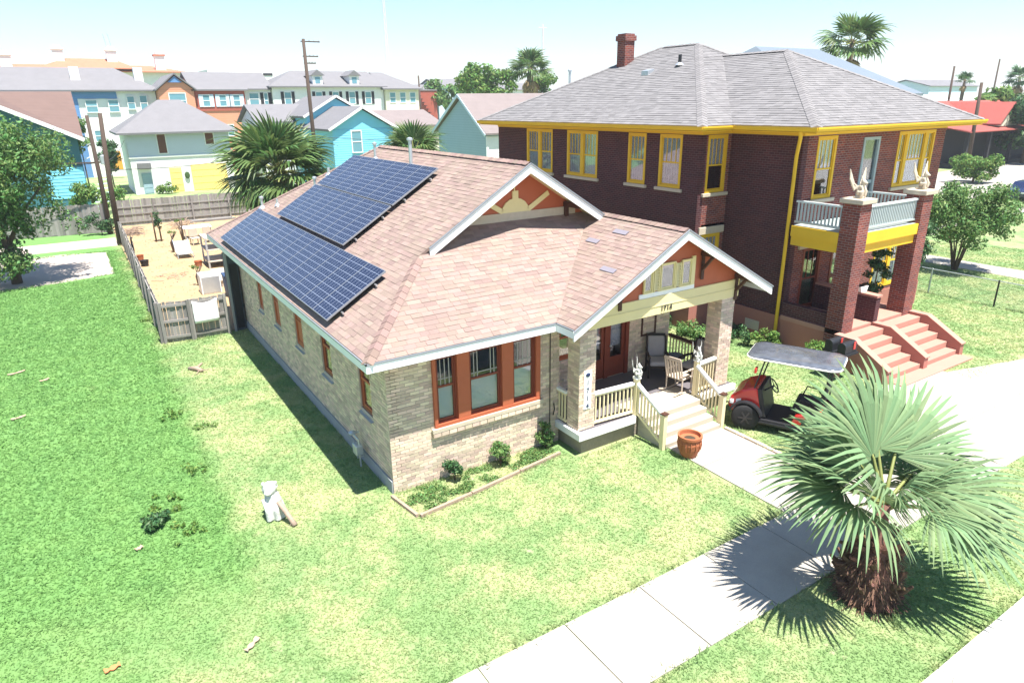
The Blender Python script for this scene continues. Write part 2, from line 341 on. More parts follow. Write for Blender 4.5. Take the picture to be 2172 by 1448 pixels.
# ------------------------------------------------------------------ wall helpers (axis 'y': plane y=c facing -Y; axis 'x': plane x=c facing -X)
def bx(mb, ax, c, u0, u1, o0, o1, z0, z1):              # o: distance outwards from the plane
    if ax == 'y': mb.box(u0, u1, c-o1, c-o0, z0, z1)
    else: mb.box(c-o1, c-o0, u0, u1, z0, z1)
    return mb
def wallmesh(mb, ax, c, u0, u1, z0, z1, th, holes=()):
    us = sorted({u0, u1, *[h[0] for h in holes], *[h[1] for h in holes]}); us = [u for u in us if u0 <= u <= u1]
    zs = sorted({z0, z1, *[h[2] for h in holes], *[h[3] for h in holes]}); zs = [z for z in zs if z0 <= z <= z1]
    for i in range(len(us)-1):
        run = None
        for j in range(len(zs)):
            solid = j < len(zs)-1 and not any(h[0] < (us[i]+us[i+1])/2 < h[1] and h[2] < (zs[j]+zs[j+1])/2 < h[3] for h in holes)
            if solid and run is None: run = zs[j]
            if not solid and run is not None: bx(mb, ax, c, us[i], us[i+1], -th, 0, run, zs[j]); run = None
    return mb
def brick_boxes(ax, c, u0, u1, z0, z1, holes=(), L=.205, H=.066, J=.0115, flip=1, o=1):
    out = []; z = z0; k = 0
    while z+H*.5 < z1:
        za, zb = z, min(z+H, z1); off = -(k % 2)*(L+J)/2; u = u0+off
        segs = [(u0, u1)]
        for h in holes:
            if h[2] < zb-.004 and h[3] > za+.004:
                ns = []
                for a, b in segs:
                    if h[1] <= a or h[0] >= b: ns.append((a, b)); continue
                    if h[0] > a: ns.append((a, h[0]))
                    if h[1] < b: ns.append((h[1], b))
                segs = ns
        while u < u1:
            for a, b in segs:
                p, q = max(u, a), min(u+L, b)
                if q-p > .03:
                    d = (.007+random.random()*.006)*flip
                    out.append((ax, c, p, q, min(0, d), max(0, d), za, zb))
            u += L+J
        z += H+J; k += 1
    return out
def bcentre(t):
    return Vector(((t[2]+t[3])/2, t[1], (t[6]+t[7])/2)) if t[0] == 'y' else Vector((t[1], (t[2]+t[3])/2, (t[6]+t[7])/2))
def window(par, ax, c, u0, u1, z0, z1, frame, fw=.07, depth=.1, sash=None, split=.5, vert=0, curtain=None, lower=None, mid=True, lead=None, sill=None, out=1, name='window', proud=.02, label=None, cfrac=1.):
    """a sash window: frame, meeting rail, upper muntins, pane, curtain behind; out=+1: pushes outwards"""
    sash = sash or frame
    def B(mb, a, b, p, q, za, zb): return bx(mb, ax, c, a, b, p*out if out > 0 else -q, q if out > 0 else -p, za, zb)
    f = MB()
    for a, b, za, zb in ((u0,u0+fw,z0,z1),(u1-fw,u1,z0,z1),(u0+fw,u1-fw,z1-fw,z1),(u0+fw,u1-fw,z0,z0+fw*.9)): B(f, a, b, -depth, proud, za, zb)
    w = f.build(name, frame, par, label=label); a, b = u0+fw, u1-fw; za, zb = z0+fw*.9, z1-fw; zm = za+(zb-za)*split
    s = MB()
    if mid: B(s, a, b, -depth*.75, -depth*.25, zm-.025, zm+.025)
    for e0, e1 in ((a, a+.035), (b-.035, b)): B(s, e0, e1, -depth*.7, -depth*.3, za, zb)
    B(s, a+.035, b-.035, -depth*.7, -depth*.3, za, za+.05); B(s, a+.035, b-.035, -depth*.7, -depth*.3, zb-.035, zb)
    s.build('sash', sash, w)
    if vert:
        for i in range(1, vert+1):
            x = a+(b-a)*i/(vert+1); mu = MB(); B(mu, x-.012, x+.012, -depth*.62, -depth*.35, zm+.025, zb-.035); mu.build('muntin', sash, w)
    if lead:
        for (x, p, q, hor) in lead:
            mu = MB()
            if hor: B(mu, a+.04+(b-a-.08)*p, a+.04+(b-a-.08)*q, -depth*.55, -depth*.42, zm+(zb-zm)*x-.008, zm+(zb-zm)*x+.008)
            else: X = a+.04+(b-a-.08)*x; B(mu, X-.008, X+.008, -depth*.55, -depth*.42, zm+(zb-zm)*p, zm+(zb-zm)*q)
            mu.build('muntin', M['lead'], w)
    g = MB(); B(g, a, b, -depth*.52, -depth*.48, za, zb); g.build('pane', M['glass'], w)
    if curtain:
        cm = MB(); n = max(6, int((b-a)/.06)); zt = zb; zl = zb-(zb-za)*cfrac
        for i in range(n):
            p, q = a+(b-a)*i/n, a+(b-a)*(i+1)/n; d0 = -depth*.62-(.02 if i % 2 else 0)
            B(cm, p, q, d0-.012, d0, zl, zt)
        cm.build('curtain', curtain, w)
    if lower:
        cm = MB(); B(cm, a, b, -depth*1.1, -depth*1.0, za, zm); cm.build('roller_shade', lower, w)
    if sill:
        sm, so = sill; q = MB(); B(q, u0-.08, u1+.08, -depth, so, z0-.11, z0-.005); q.build('sill', sm, w, bevel=.008)
    return w
# ------------------------------------------------------------------ shingle helper
def shingles(poly, upvec, expo=.128, tab=(.16,.33), lift=.009, u=None):
    """courses of tabs on a convex planar roof polygon; returns a list of 6-vert wedges"""
    P = [Vector(p) for p in poly]; v = Vector(upvec).normalized(); nrm = (P[1]-P[0]).cross(P[2]-P[0]).normalized()
    if nrm.z < 0: nrm = -nrm
    u = v.cross(nrm).normalized(); O = P[0]
    Q = [((p-O).dot(u), (p-O).dot(v)) for p in P]; v0 = min(q[1] for q in Q); v1 = max(q[1] for q in Q)
    def span(t):
        xs = []
        for i in range(len(Q)):
            a, b = Q[i], Q[(i+1) % len(Q)]
            if abs(a[1]-b[1]) < 1e-6:
                if abs(a[1]-t) < 1e-5: xs += [a[0], b[0]]
                continue
            s = (t-a[1])/(b[1]-a[1])
            if -1e-6 <= s <= 1+1e-6: xs.append(a[0]+(b[0]-a[0])*s)
        return (min(xs), max(xs)) if xs else None
    out = []; t = v0
    while t < v1-.01:
        tb = min(t+expo*1.12, v1); s0 = span(t+1e-5); s1 = span(min(tb, v1)-1e-5)
        if s0 and s1:
            lo, hi = min(s0[0], s1[0]), max(s0[1], s1[1]); x = lo-random.random()*.3
            while x < hi:
                w = random.uniform(*tab); d = random.choice((.0, .0, .006))
                a0, b0 = max(x, s0[0]), min(x+w-.004, s0[1]); a1, b1 = max(x, s1[0]), min(x+w-.004, s1[1])
                x += w
                if b0-a0 < .02 and b1-a1 < .02: continue
                if b0 < a0: a0 = b0 = min(max(x-w, s0[0]), s0[1])
                if b1 < a1: a1 = b1 = min(max(x-w, s1[0]), s1[1])
                e = lift+d
                pt = lambda uu, vv, h: tuple(O+u*uu+v*vv+nrm*h)
                out.append([pt(a0,t,.001), pt(b0,t,.001), pt(a0,t,e), pt(b0,t,e), pt(a1,tb,.003+d*.3), pt(b1,tb,.003+d*.3)])
        t += expo
    return out
def wedge(mb, w):
    n = len(mb.v); mb.v += w; mb.f += [(n,n+1,n+3,n+2), (n+2,n+3,n+5,n+4), (n,n+2,n+4), (n+1,n+5,n+3)]; return mb
def split_near(items, cen, n=300, score=None):
    s = sorted(items, key=score or (lambda t: (cen(t)-CAM).length)); return s[:n], s[n:]
def ridge_caps(par, a, b, m, w=.13, step=.2, name='ridge_cap'):
    a, b = Vector(a), Vector(b); d = (b-a); L = d.length; d.normalize(); sd = d.cross(Vector((0,0,1))).normalized(); k = int(L/step); mb = MB()
    for i in range(k):
        p = a+d*(i*step); q = a+d*min(L, (i+1)*step*1.0+.05); h0, h1 = .028, .012
        n = len(mb.v); dz = Vector((0,0,1))
        mb.v += [tuple(p-sd*w-dz*.05+dz*h0), tuple(p+dz*(h0+.02)), tuple(p+sd*w-dz*.05+dz*h0), tuple(q-sd*w-dz*.05+dz*h1), tuple(q+dz*(h1+.02)), tuple(q+sd*w-dz*.05+dz*h1)]
        mb.f += [(n,n+1,n+4,n+3), (n+1,n+2,n+5,n+4), (n,n+2,n+1), ]
    return mb.build(name, m, par, kind='stuff')
M['porchbase'] = pm('porch_base', (.27,.23,.18), .9, .25, 3, .4, 20)
# ================================================================== the brick bungalow
BG = thing('brick_bungalow', 'cream brick bungalow with tan shingle roof, terracotta window trim and front porch', 'house', (4.8,8,0))
s_ = .616; He = 3.4; o_ = .562; XR = 4.837; HR = 6.726; YB = 16.58; XE = 10.236
hz = lambda x: He+s_*(x+o_)
# --- walls: openings
fh = [(1.06,3.88,1.4,3.02)]
lh = [(1.0,1.72,1.45,3.0),(3.72,4.5,1.45,3.0),(6.2,6.98,1.5,3.0),(8.66,9.4,1.5,3.0),(10.85,11.5,1.5,3.0)]
bh = [(5.35,6.2,1.5,2.75),(6.38,8.02,.6,2.8)]
w = MB()
wallmesh(w, 'y', .02, 0.02, 4.5, -.05, 3.22, .25, fh)
wallmesh(w, 'x', .02, 0.02, 16, .3, 3.22, .25, lh)
wallmesh(w, 'y', 1.4, 4.5, 9.65, .55, 3.35, .2, bh)
w.box(4.25,4.5,.27,1.4,.3,3.3); w.box(9.4,9.65,1.6,16,.0,3.2); w.box(.27,9.4,15.8,16,.0,3.2)
w.build('wall', M['mortar'], BG)
f = MB(); f.box(-.03,.3,.04,16,-.05,.3); f.build('foundation', M['foundation'], BG)
# --- bricks
bl = brick_boxes('y', .02, .0, 4.5, .0, 3.2, fh) + brick_boxes('x', .02, .012, 16, .31, 3.2, lh) + brick_boxes('y', 1.4, 4.51, 9.64, .62, 3.2, bh)
# porch piers, left (two faces seen) and right, with bricks all round
def pier_bricks(x0, x1, y0, y1, z0, z1):
    L = brick_boxes('y', y0, x0-.008, x1+.008, z0, z1, L=.205) + brick_boxes('x', x0, y0, y1, z0, z1)
    L += [('y', y1, a, b, -c1, -c0, d, e) for (_, _, a, b, c0, c1, d, e) in brick_boxes('y', y1, x0, x1, z0, z1)]
    L += [('x', x1, a, b, -c1, -c0, d, e) for (_, _, a, b, c0, c1, d, e) in brick_boxes('x', x1, y0, y1, z0, z1)]
    return L
PIERS = ((4.48,4.95,-.82,-.38),(9.26,9.74,-.82,-.36))
for x0, x1, y0, y1 in PIERS: MB().box(x0, x1, y0, y1, .5, 3.2).build('pier_core', M['mortar'], BG); bl += pier_bricks(x0, x1, y0, y1, .62, 3.14)
def bscore(t):
    p = bcentre(t); d = (p-CAM).length; n = Vector((0,-1,0)) if t[0] == 'y' else Vector((-1,0,0))
    if t[4] < -.002: return 1e9
    return -(t[3]-t[2])*(CAM-p).normalized().dot(n)/d**2
near, rest = split_near(bl, bcentre, 300, bscore)
for t in near: bx(MB(), *t).build('brick', M['brick'], BG)
mb = MB()
for t in rest: bx(mb, *t)
mb.build('brickwork', M['brick'], BG, kind='stuff')
# --- roof: decks, shingles
NS, FS = (0,0,1), 0
GY = 2.45                                               # gablet wall plane
cs = 1/math.sqrt(1+s_*s_)
upL, upF, upB, upR = (cs,0,s_*cs), (0,cs,s_*cs), (0,-cs,s_*cs), (-cs,0,s_*cs)
PX, PH, PY, PE, PL = 7.31, 5.255, -1.237, 3.984, 10.64
sp_ = (PH-He)/(PX-PE); cp = 1/math.sqrt(1+sp_*sp_)
yv = (PH-He)/s_-o_                                       # where the porch ridge meets the front slope
GB = 1.75                                                # barge plane of the gablet
left = [(-o_,-o_,He),(GB+.0,GB,hz(GB)),(XR,GB,HR),(XR,YB-XR-o_,HR),(-o_,YB,He)]
front = [(-o_,-o_,He),(PE,-o_,He),(PX,yv,PH),(6.9,GY,He+s_*(GY+o_)),(GY,GY,He+s_*(GY+o_))]
porchL = [(PE,-o_,He),(PE,PY,He),(PX,PY,PH),(PX,yv,PH)]
porchR = [(PL,PY,He),(PL,1.2,He),(PX,yv+.2,PH),(PX,PY,PH)]
back = [(-o_,YB,He),(XR,YB-XR-o_,HR),(XE,YB,He)]
right = [(XE,-o_,He),(XE,YB,He),(XR,YB-XR-o_,HR),(XR,GB,HR),(XE-GB-o_,GB,hz(GB))]
dk = MB()
for pl in (left, front, porchL, porchR, back, right): dk.prism([(x,y,z-.004) for x,y,z in pl], (0,0,-.06))
roof = dk.build('roof', M['shingle_deck'], BG)
tabs = []
for pl, up in ((left,upL),(front,upF),(porchL,(cp,0,sp_*cp)),(porchR,(-cp,0,sp_*cp)),(back,upB),(right,upR)): tabs += shingles(pl, up)
wc = lambda t: Vector(t[2])
FN = Vector((0,-s_,1)).normalized()
near, rest = split_near(tabs, wc, 300)
for t in near: wedge(MB(), t).build('shingle', M['shingle'], roof)
mb = MB()
for t in rest: wedge(mb, t)
mb.build('shingle_field', M['shingle'], roof, kind='stuff')
for a, b in (((-o_,-o_,He),(GB,GB,hz(GB))), ((XR,YB-XR-o_,HR),(XR,GB,HR)), ((-o_,YB,He),(XR,YB-XR-o_,HR)), ((PX,PY,PH),(PX,yv,PH)), ((XE,-o_,He),(XE-GB-o_,GB,hz(GB)))):
    ridge_caps(roof, a, b, M['shingle_cap'])
# patches of newer grey shingle on the porch slope
M['patch'] = pm('grey_patch', (.2,.185,.215), .9, .1, 4)
for (x, y, L) in ((5.6,-.35,.5),(6.3,1.1,.45),(6.75,.55,.5)):
    z = He+sp_*(x-PE); n = Vector((-sp_,0,1)).normalized(); v = Vector((cp,0,sp_*cp)); c = Vector((x,y,z))+n*.024
    MB().prism([c-Vector((0,L/2,0)), c+Vector((0,L/2,0)), c+Vector((0,L/2,0))+v*.15, c-Vector((0,L/2,0))+v*.15], n*.006).build('roof_patch', M['patch'], roof)
# --- eaves: fascia boards and soffit
def fascia(a, b, out, h=.17, t=.03, m='fascia', name='fascia', dz=-.03):
    a, b, out = Vector(a), Vector(b), Vector(out); z = Vector((0,0,1))
    MB().prism([a+z*dz, b+z*dz, b+z*(dz-h), a+z*(dz-h)], out*t).build(name, M[m], BG)
fascia((-o_,-o_-.03,He),(-o_,YB,He),(-1,0,0)); fascia((-o_,-o_,He),(PE,-o_,He),(0,-1,0)); fascia((PE,-o_-.03,He),(PE,PY,He),(-1,0,0))
fascia((-o_,YB,He),(XE,YB,He),(0,1,0)); fascia((PL,PY,He),(PL,1.2,He),(1,0,0))
M['drip'] = pm('drip_edge', (.2,.22,.24), .5, .1)
d = MB()
for a, b in (((-o_-.03,-o_-.045,He-.012),(-o_-.03,YB,He-.012)),((-o_-.045,-o_-.03,He-.012),(PE-.045,-o_-.03,He-.012)),((PE-.03,-o_-.045,He-.012),(PE-.03,PY,He-.012))): d.bar(a, b, .03, .03)
d.build('drip_edge', M['drip'], BG)
so_ = MB(); so_.box(-o_,.02,-o_,16,3.2,3.22); so_.box(.02,4.5,-o_,.02,3.2,3.22); so_.box(PE,4.5,-.8,-o_-.01,3.2,3.22); so_.build('soffit', M['soffit'], BG)
def rake(a, b, m='white', h=.21, t=.045, y=0):
    a, b = Vector(a), Vector(b); z = Vector((0,0,1))
    return MB().prism([a-z*.025, b-z*.025, b-z*(.025+h), a-z*(.025+h)], (0,-t,0)).build('bargeboard', M[m], BG)
rake((XR,GB,HR),(2.0,GB,hz(2.0))); rake((XR,GB,HR),(XR+2.95,GB,HR-s_*2.95))
rake((PX,PY,PH),(PE-.04,PY,He-.02)); rake((PX,PY,PH),(PL+.04,PY,He-.02))
for a, b in (((XR,GB-.055,HR),(1.98,GB-.055,hz(1.98))),((XR,GB-.055,HR),(XR+2.95,GB-.055,HR-s_*2.95)),((PX,PY-.055,PH),(PE-.05,PY-.055,He-.025)),((PX,PY-.055,PH),(PL+.05,PY-.055,He-.025))): MB().bar(a, b, .035, .03).build('rake_edge', M['drip'], BG)
# --- gablet
zb = He+s_*(GY+o_)
gw = MB(); gw.prism([(GY,GY,zb),(2*XR-GY,GY,zb),(XR,GY,hz(XR)-.06)], (0,.06,0)); gw.build('gablet_wall', M['terra'], BG)
MB().box(XR-1.88,XR+1.95,GY-.03,GY-.002,zb-.02,zb+.2).build('gablet_skirt', M['stone'], BG)
sb = MB()
sb.prism([(XR-.42+.42+.42*math.cos(math.pi*i/8)-.0, GY-.035, zb+.2+.36*math.sin(math.pi*i/8)) for i in range(9)], (0,.03,0))
sb.box(XR-.09,XR+.09,GY-.036,GY-.004,zb+.54,zb+.74); sb.box(XR-.035,XR-.008,GY-.034,GY-.004,zb+.74,zb+1.1)
sb.build('sunburst', M['cream'], BG)
for sg in (-1, 1): MB().bar((XR+sg*.4,GY-.02,zb+.24),(XR+sg*1.05,GY-.02,zb+.62),.03,.13,(0,0,1)).build('sunburst_ray', M['cream'], BG)
for x in (XR-1.62, XR, XR+1.62):
    t = HR-s_*abs(x-XR)-.12
    q = MB(); q.box(x-.06,x+.06,GB+.05,GY-.002,t-.14,t-.02)
    if x != XR: q.box(x-.06,x+.06,GY-.1,GY-.002,t-.55,t-.14)
    q.build('bracket', M['brown'], BG)
so_ = MB()
for sg in (-1, 1): so_.prism([(XR,GB,HR-.075),(XR,GY,HR-.075),(XR+sg*2.6,GY,HR-.075-s_*2.6),(XR+sg*2.6,GB,HR-.075-s_*2.6)], (0,0,-.015))
for sg in (-1, 1): so_.prism([(PX,PY,PH-.075),(PX,-.82,PH-.075),(PX+sg*3.25,-.82,PH-.075-sp_*3.25),(PX+sg*3.25,PY,PH-.075-sp_*3.25)], (0,0,-.015))
so_.build('gable_soffit', M['cream'], BG)
# --- porch gable
gz = 3.62
hx = (PH-.08-gz)/sp_
gw = MB(); gw.prism([(PX-hx,-.8,gz),(PX+hx,-.8,gz),(PX,-.8,PH-.08)], (0,.08,0)); gw.build('porch_gable_wall', M['terra'], BG)
MB().box(4.72,9.86,-.84,-.66,3.14,3.62).build('porch_beam', M['cream'], BG, bevel=.008)
MB().box(4.72,9.86,-.855,-.842,3.36,3.385).build('beam_trim', M['cream'], BG)
MB().box(4.5,4.72,-.7,1.4,3.16,3.4).build('side_beam', M['cream'], BG); MB().box(9.5,9.72,-.655,1.4,3.16,3.4).build('side_beam', M['cream'], BG)
ce = MB(); ce.box(4.5,9.7,-.65,1.4,3.3,3.34); ce.build('porch_ceiling', M['cream'], BG)
# window strip with shutters
wz0, wz1 = 3.74, 4.42
MB().box(6.25,8.12,-.83,-.802,3.625,3.735).build('window_ledge', M['white'], BG)
for x0, x1 in ((6.36,6.66),(6.9,7.4),(7.62,7.98)):
    window(BG, 'y', -.845, x0, x1, wz0, wz1 if x0 > 6.5 else wz1-.1, M['cream'], fw=.03, depth=.03, vert=0, mid=False, split=.5, proud=.02); MB().box(x0+.03,x1-.03,-.812,-.803,wz0+.03,wz1-.14).build('window_backing', M['dark'], BG)
for x0, x1 in ((6.69,6.88),(7.42,7.6)):
    b = MB(); b.box(x0,x0+.03,-.86,-.81,wz0,wz1-.05); b.box(x1-.03,x1,-.86,-.81,wz0,wz1-.05); sh = b.build('shutter', M['cream'], BG)
    for i in range(8):
        z = wz0+.03+i*.075; MB().prism([(x0+.03,-.855,z),(x1-.03,-.855,z),(x1-.03,-.82,z+.05),(x0+.03,-.82,z+.05)], (0,0,.014)).build('slat', M['cream'], sh)
MB().box(7.98,8.1,-.845,-.803,3.735,wz1+.05).build('window_trim', M['cream'], BG)
for x in (5.62, 8.35, 9.72):
    t = PH-.1-sp_*abs(x-PX); q = MB(); q.bar((x,-1.2,t-.08),(x,-.8,t-.08),.09,.1); q.bar((x,-.85,t-.5),(x,-1.16,t-.13),.07,.07); q.box(x-.05,x+.05,-.875,-.845,t-.75,t-.1); q.build('knee_brace', M['brown'], BG)
# --- house numbers
def text(body, loc, size, m, par, rot=(math.pi/2,0,0), ext=.006, name='house_number'):
    cu = bpy.data.curves.new(name, 'FONT'); cu.body = body; cu.size = size; cu.extrude = ext; cu.align_x = 'CENTER'; cu.align_y = 'CENTER'
    to = bpy.data.objects.new(name, cu); me = bpy.data.meshes.new_from_object(to); bpy.data.objects.remove(to)
    me.materials.append(m); o = link(name, me, par); o.location = Vector(loc)-WL[par.name]; o.rotation_euler = rot; return o
text('1714', (7.16,-.857,3.27), .2, M['black'], BG)
pl = MB().box(4.61,4.83,-.845,-.832,1.15,2.15).build('number_plaque', M['white'], BG, bevel=.004)
M['navy'] = pm('navy_paint', (.02,.035,.09), .4, .05)
for i, ch in enumerate('1714'): text(ch, (4.72,-.852,1.83-i*.2), .19, M['navy'], BG, ext=.004)
MB().ball((4.72,-.85,2.04),(.07,.02,.05)).build('plaque_crest', M['navy'], BG)
# --- front windows: three sashes in one terracotta frame
fr = MB()
for x0, x1 in ((1.06,1.14),(1.66,1.97),(2.83,3.13),(3.78,3.9)): fr.box(x0,x1,-.05,.1,1.4,3.04)
fr.box(1.06,3.9,-.045,.1,2.98,3.04); fr.box(1.06,3.9,-.06,.1,1.33,1.4)
wf = fr.build('window_frame', M['terra'], BG)
leadpat = [(.2,0,1,0),(.5,0,1,0),(.8,0,1,0),(.25,0,1,1)]
for x0, x1 in ((1.14,1.66),(1.97,2.83),(3.13,3.78)):
    window(BG, 'y', .0, x0+.002, x1-.002, 1.402, 2.978, M['redwood'], fw=.04, depth=.12, split=.55, sash=M['redwood'], lead=leadpat if x1-x0 < .7 else [(.12,0,1,0),(.25,0,1,0),(.75,0,1,0),(.88,0,1,0),(.18,0,1,1)], lower=M['shade'], proud=-.01)
sl_ = MB(); sl_.box(.98,3.98,-.09,.0,1.22,1.325); sl_.build('stone_sill', M['stone'], BG, bevel=.012)
for i in range(15): MB().box(1.0+i*.197,1.185+i*.197,-.085,-.0,1.12,1.215).build('sill_brick', M['brick'], BG, bevel=.006)
# --- side windows, terracotta panels and dark glass
for i, (y0, y1, z0, z1) in enumerate(lh):
    wd = window(BG, 'x', .02, y0, y1, z0, z1, M['redwood'] if i < 2 else M['terra'], fw=.08, depth=.14, split=.5, sash=M['terra'], proud=-.03)
    if i >= 2: MB().box(.08,.1,y0+.09,y1-.09,z0+.09,z1-.1).build('panel', M['terra'], wd)
    else: MB().box(.19,.2,y0+.09,y1-.09,z0+.09,z1-.1).build('blind', M['terra'], wd)
    MB().prism([(-.05,y0-.04,z0-.1),(.12,y0-.04,z0-.02),(.12,y0-.04,z0-.1)], (0,y1-y0+.08,0)).build('sill', M['foundation'], BG)
# --- porch floor, steps, back wall door, porch window
pf = MB(); pf.box(4.5,9.9,-.88,1.4,.5,.6); pf.build('porch_floor', M['porchfloor'], BG)
MB().box(4.38,6.2,-1.0,-.885,.42,.605).build('porch_edge', M['white'], BG, bevel=.01); MB().box(8.42,9.95,-1.0,-.885,.42,.605).build('porch_edge', M['white'], BG, bevel=.01)
MB().box(4.38,4.495,-.883,.0,.42,.605).build('porch_edge', M['white'], BG, bevel=.01); MB().box(6.2,8.42,-.95,-.2,.585,.612).build('porch_threshold', M['step_conc'], BG)
b = MB(); b.box(4.55,9.8,-.86,-.75,0,.495); b.box(4.55,4.7,-.75,1.3,0,.495); b.build('porch_base', M['porchbase'], BG)
for k in range(4):
    MB().box(6.36,8.36,-1.88+k*.235,-.89 if k == 3 else -.9,0.0 if k == 0 else .15*k-.005,.15*(k+1)).build('step', M['step_conc'], BG, bevel=.015)
door = MB(); door.box(6.38,6.5,1.36,1.52,.6,2.8); door.box(7.9,8.02,1.36,1.52,.6,2.8); door.box(6.5,7.9,1.36,1.52,2.7,2.8); door.box(7.13,7.27,1.38,1.5,.6,2.7)
dr = door.build('door', M['redwood'], BG)
for x0, x1 in ((6.5,7.13),(7.27,7.9)):
    lf = MB(); lf.box(x0,x0+.1,1.42,1.47,.61,2.7); lf.box(x1-.1,x1,1.42,1.47,.61,2.7); lf.box(x0+.1,x1-.1,1.42,1.47,.61,1.2); lf.box(x0+.1,x1-.1,1.42,1.47,2.58,2.7)
    lf.build('door_leaf', M['redwood'], dr); MB().box(x0+.1,x1-.1,1.44,1.448,1.2,2.58).build('pane', M['glass'], dr); MB().box(x0+.1,x1-.1,1.5,1.505,1.5,2.58).build('door_curtain', M['curtain'], dr)
MB().ball((7.35,1.38,1.55),.035).build('handle', M['silver'], dr)
window(BG, 'y', 1.4, 5.35, 6.2, 1.5, 2.75, M['terra'], vert=3, curtain=None)
window(BG, 'y', 1.4, 8.5, 9.1, 1.6, 2.6, M['brown'], vert=1)
# --- railings
def railing(a, b, h=.9, m='rail', top='white', n=None, lowgap=.1, name='railing', wt=.035):
    a, b = Vector(a), Vector(b); L = (b-a).length; z = Vector((0,0,1)); d = (b-a).normalized()
    r = MB().bar(a+z*(h-.03), b+z*(h-.03), .1, .06).build(name, M[top], BG)
    MB().bar(a+z*(h-.09), b+z*(h-.09), .05, .05).build('sub_rail', M[m], r); MB().bar(a+z*lowgap, b+z*lowgap, .05, .06).build('bottom_rail', M[m], r)
    n = n or int(L/.115)
    for i in range(n):
        p = a+(b-a)*((i+.5)/n); mb = MB(); mb.box(p.x-wt/2,p.x+wt/2,p.y-wt/2,p.y+wt/2,p.z+lowgap,p.z+h-.1); mb.build('baluster', M[m], r)
railing((4.97,-.78,.6),(6.18,-.86,.6)); railing((8.4,-.86,.6),(9.24,-.78,.6)); railing((4.47,-.36,.6),(4.47,0,.6), n=3)
railing((6.25,-.93,.6),(6.33,-1.78,.05), m='rail', n=8); railing((8.38,-.93,.6),(8.42,-1.78,.05), n=8)
railing((9.66,-.34,.6),(9.66,1.36,.6), m='cream', top='brown')
def newel(x, y, z0, h, cap=True):
    n = MB().box(x-.06,x+.06,y-.06,y+.06,z0,z0+h).build('newel_post', M['rail'], BG, bevel=.006)
    MB().box(x-.08,x+.08,y-.08,y+.08,z0+h,z0+h+.035).build('post_cap', M['white'] if not cap else M['brown'], n, bevel=.006)
newel(6.25,-.9,.6,1.0,False); newel(8.4,-.9,.6,1.0,False); newel(6.34,-1.82,0,.95); newel(8.44,-1.82,0,.95)
# pipes and cables on the front wall
MB().tube([(4.2,-.03,3.15),(4.2,-.03,.5)], .012).build('cable', M['black'], BG)
MB().tube([(4.32,-.03,1.1),(4.32,-.06,.95),(4.28,-.06,.8)], .015).build('tap', M['black'], BG)
# --- roof pipes and vents
def vent(x, y, h, r, cap=True):
    z = hz(x); c = MB().tube([(x,y,z-.05),(x,y,z+h)], r, 12).build('vent_pipe', M['galv'], BG, smooth=False)
    MB().lathe([(r*3,0),(r*2.4,.03),(r*1.3,.1)], (x,y,z-.02+.02), 14).build('flashing', M['galv'], c)
    if cap: MB().lathe([(r*1.25,h),(r*1.7,h+.01),(r*1.7,h+.07),(r*.4,h+.1)], (x,y,z), 12).build('vent_cap', M['galv'], c)
vent(4.15,7.2,.78,.055); vent(4.2,10.2,.5,.045); vent(2.6,12.1,.3,.05); vent(3.2,12.3,.28,.05, False); vent(1.2,14.4,.35,.05); vent(1.5,13.3,.25,.04, False)
# ================================================================== solar panels
ca, sa = cs, s_*cs; U = Vector((0,1,0)); V = Vector((ca,0,sa)); Nn = Vector((-sa,0,ca)); O0 = Vector((-o_,0,He))
def array(label, rows):
    y0 = rows[0][0]; v0 = rows[0][2]; base = O0+U*y0+V*v0
    A = thing('solar_panel_array', label, 'solar panels', base, 0, 'solar arrays on the bungalow roof')
    rot = Matrix((-U, V, Nn)).transposed().to_4x4()
    rot = Matrix((U, -V, Nn)).transposed()
    for (ya, yb, va, vb, n) in rows:
        W_, H_ = (yb-ya)/n, vb-va
        face = MB().box(.012,W_-.012,.012,H_-.012,0,.012).mesh('solar_face'); face.materials.append(solarmat('solar_cells', W_, H_, 6, 10))
        fm = MB(); fm.box(.006,W_-.006,.006,.02,-.032,.014); fm.box(.006,W_-.006,H_-.02,H_-.006,-.032,.014); fm.box(.006,.02,.02,H_-.02,-.032,.014); fm.box(W_-.02,W_-.006,.02,H_-.02,-.032,.014)
        fm = fm.mesh('solar_frame'); fm.materials.append(M['solarframe'])
        bk = MB().box(.02,W_-.02,.02,H_-.02,-.03,-.004).mesh('solar_back'); bk.materials.append(M['black'])
        Mx = Matrix((U, V, -Nn)).transposed()
        for i in range(n):
            p = O0+U*(ya+W_*i)+V*va+Nn*.17
            # local axes: x along the eave, y up the slope, z out of the roof
            mm = Matrix(((0,ca,-sa),(1,0,0),(0,sa,ca))).to_4x4(); mm = Matrix(((U.x,V.x,Nn.x),(U.y,V.y,Nn.y),(U.z,V.z,Nn.z))).to_4x4()
            mm.translation = p-base
            po = link('solar_panel', face, A, True); po.matrix_local = mm
            fo = link('panel_frame', fm, po, True); bo = link('panel_back', bk, po, True)
        for t in (.22, .78):
            q0, q1 = O0+U*(ya-.08)+V*(va+H_*t)+Nn*.07, O0+U*(yb+.06)+V*(va+H_*t)+Nn*.07
            MB().bar(q0, q1, .04, .05, Nn).build('mounting_rail', M['silver'], A)
        for j in range(n+1):
            for t in (.22, .78):
                q = O0+U*(ya+W_*j*(.995)+.03)+V*(va+H_*t); MB().bar(q+Nn*.0, q+Nn*.08, .04, .04, V).build('roof_foot', M['silver'], A)
M['solarframe'] = pm('panel_frame', (.32,.34,.37), .35, .05, 3, metal=.5)
array('long lower row of dark blue solar panels just above the left eave', [(1.93,13.94,.15,1.90,12)])
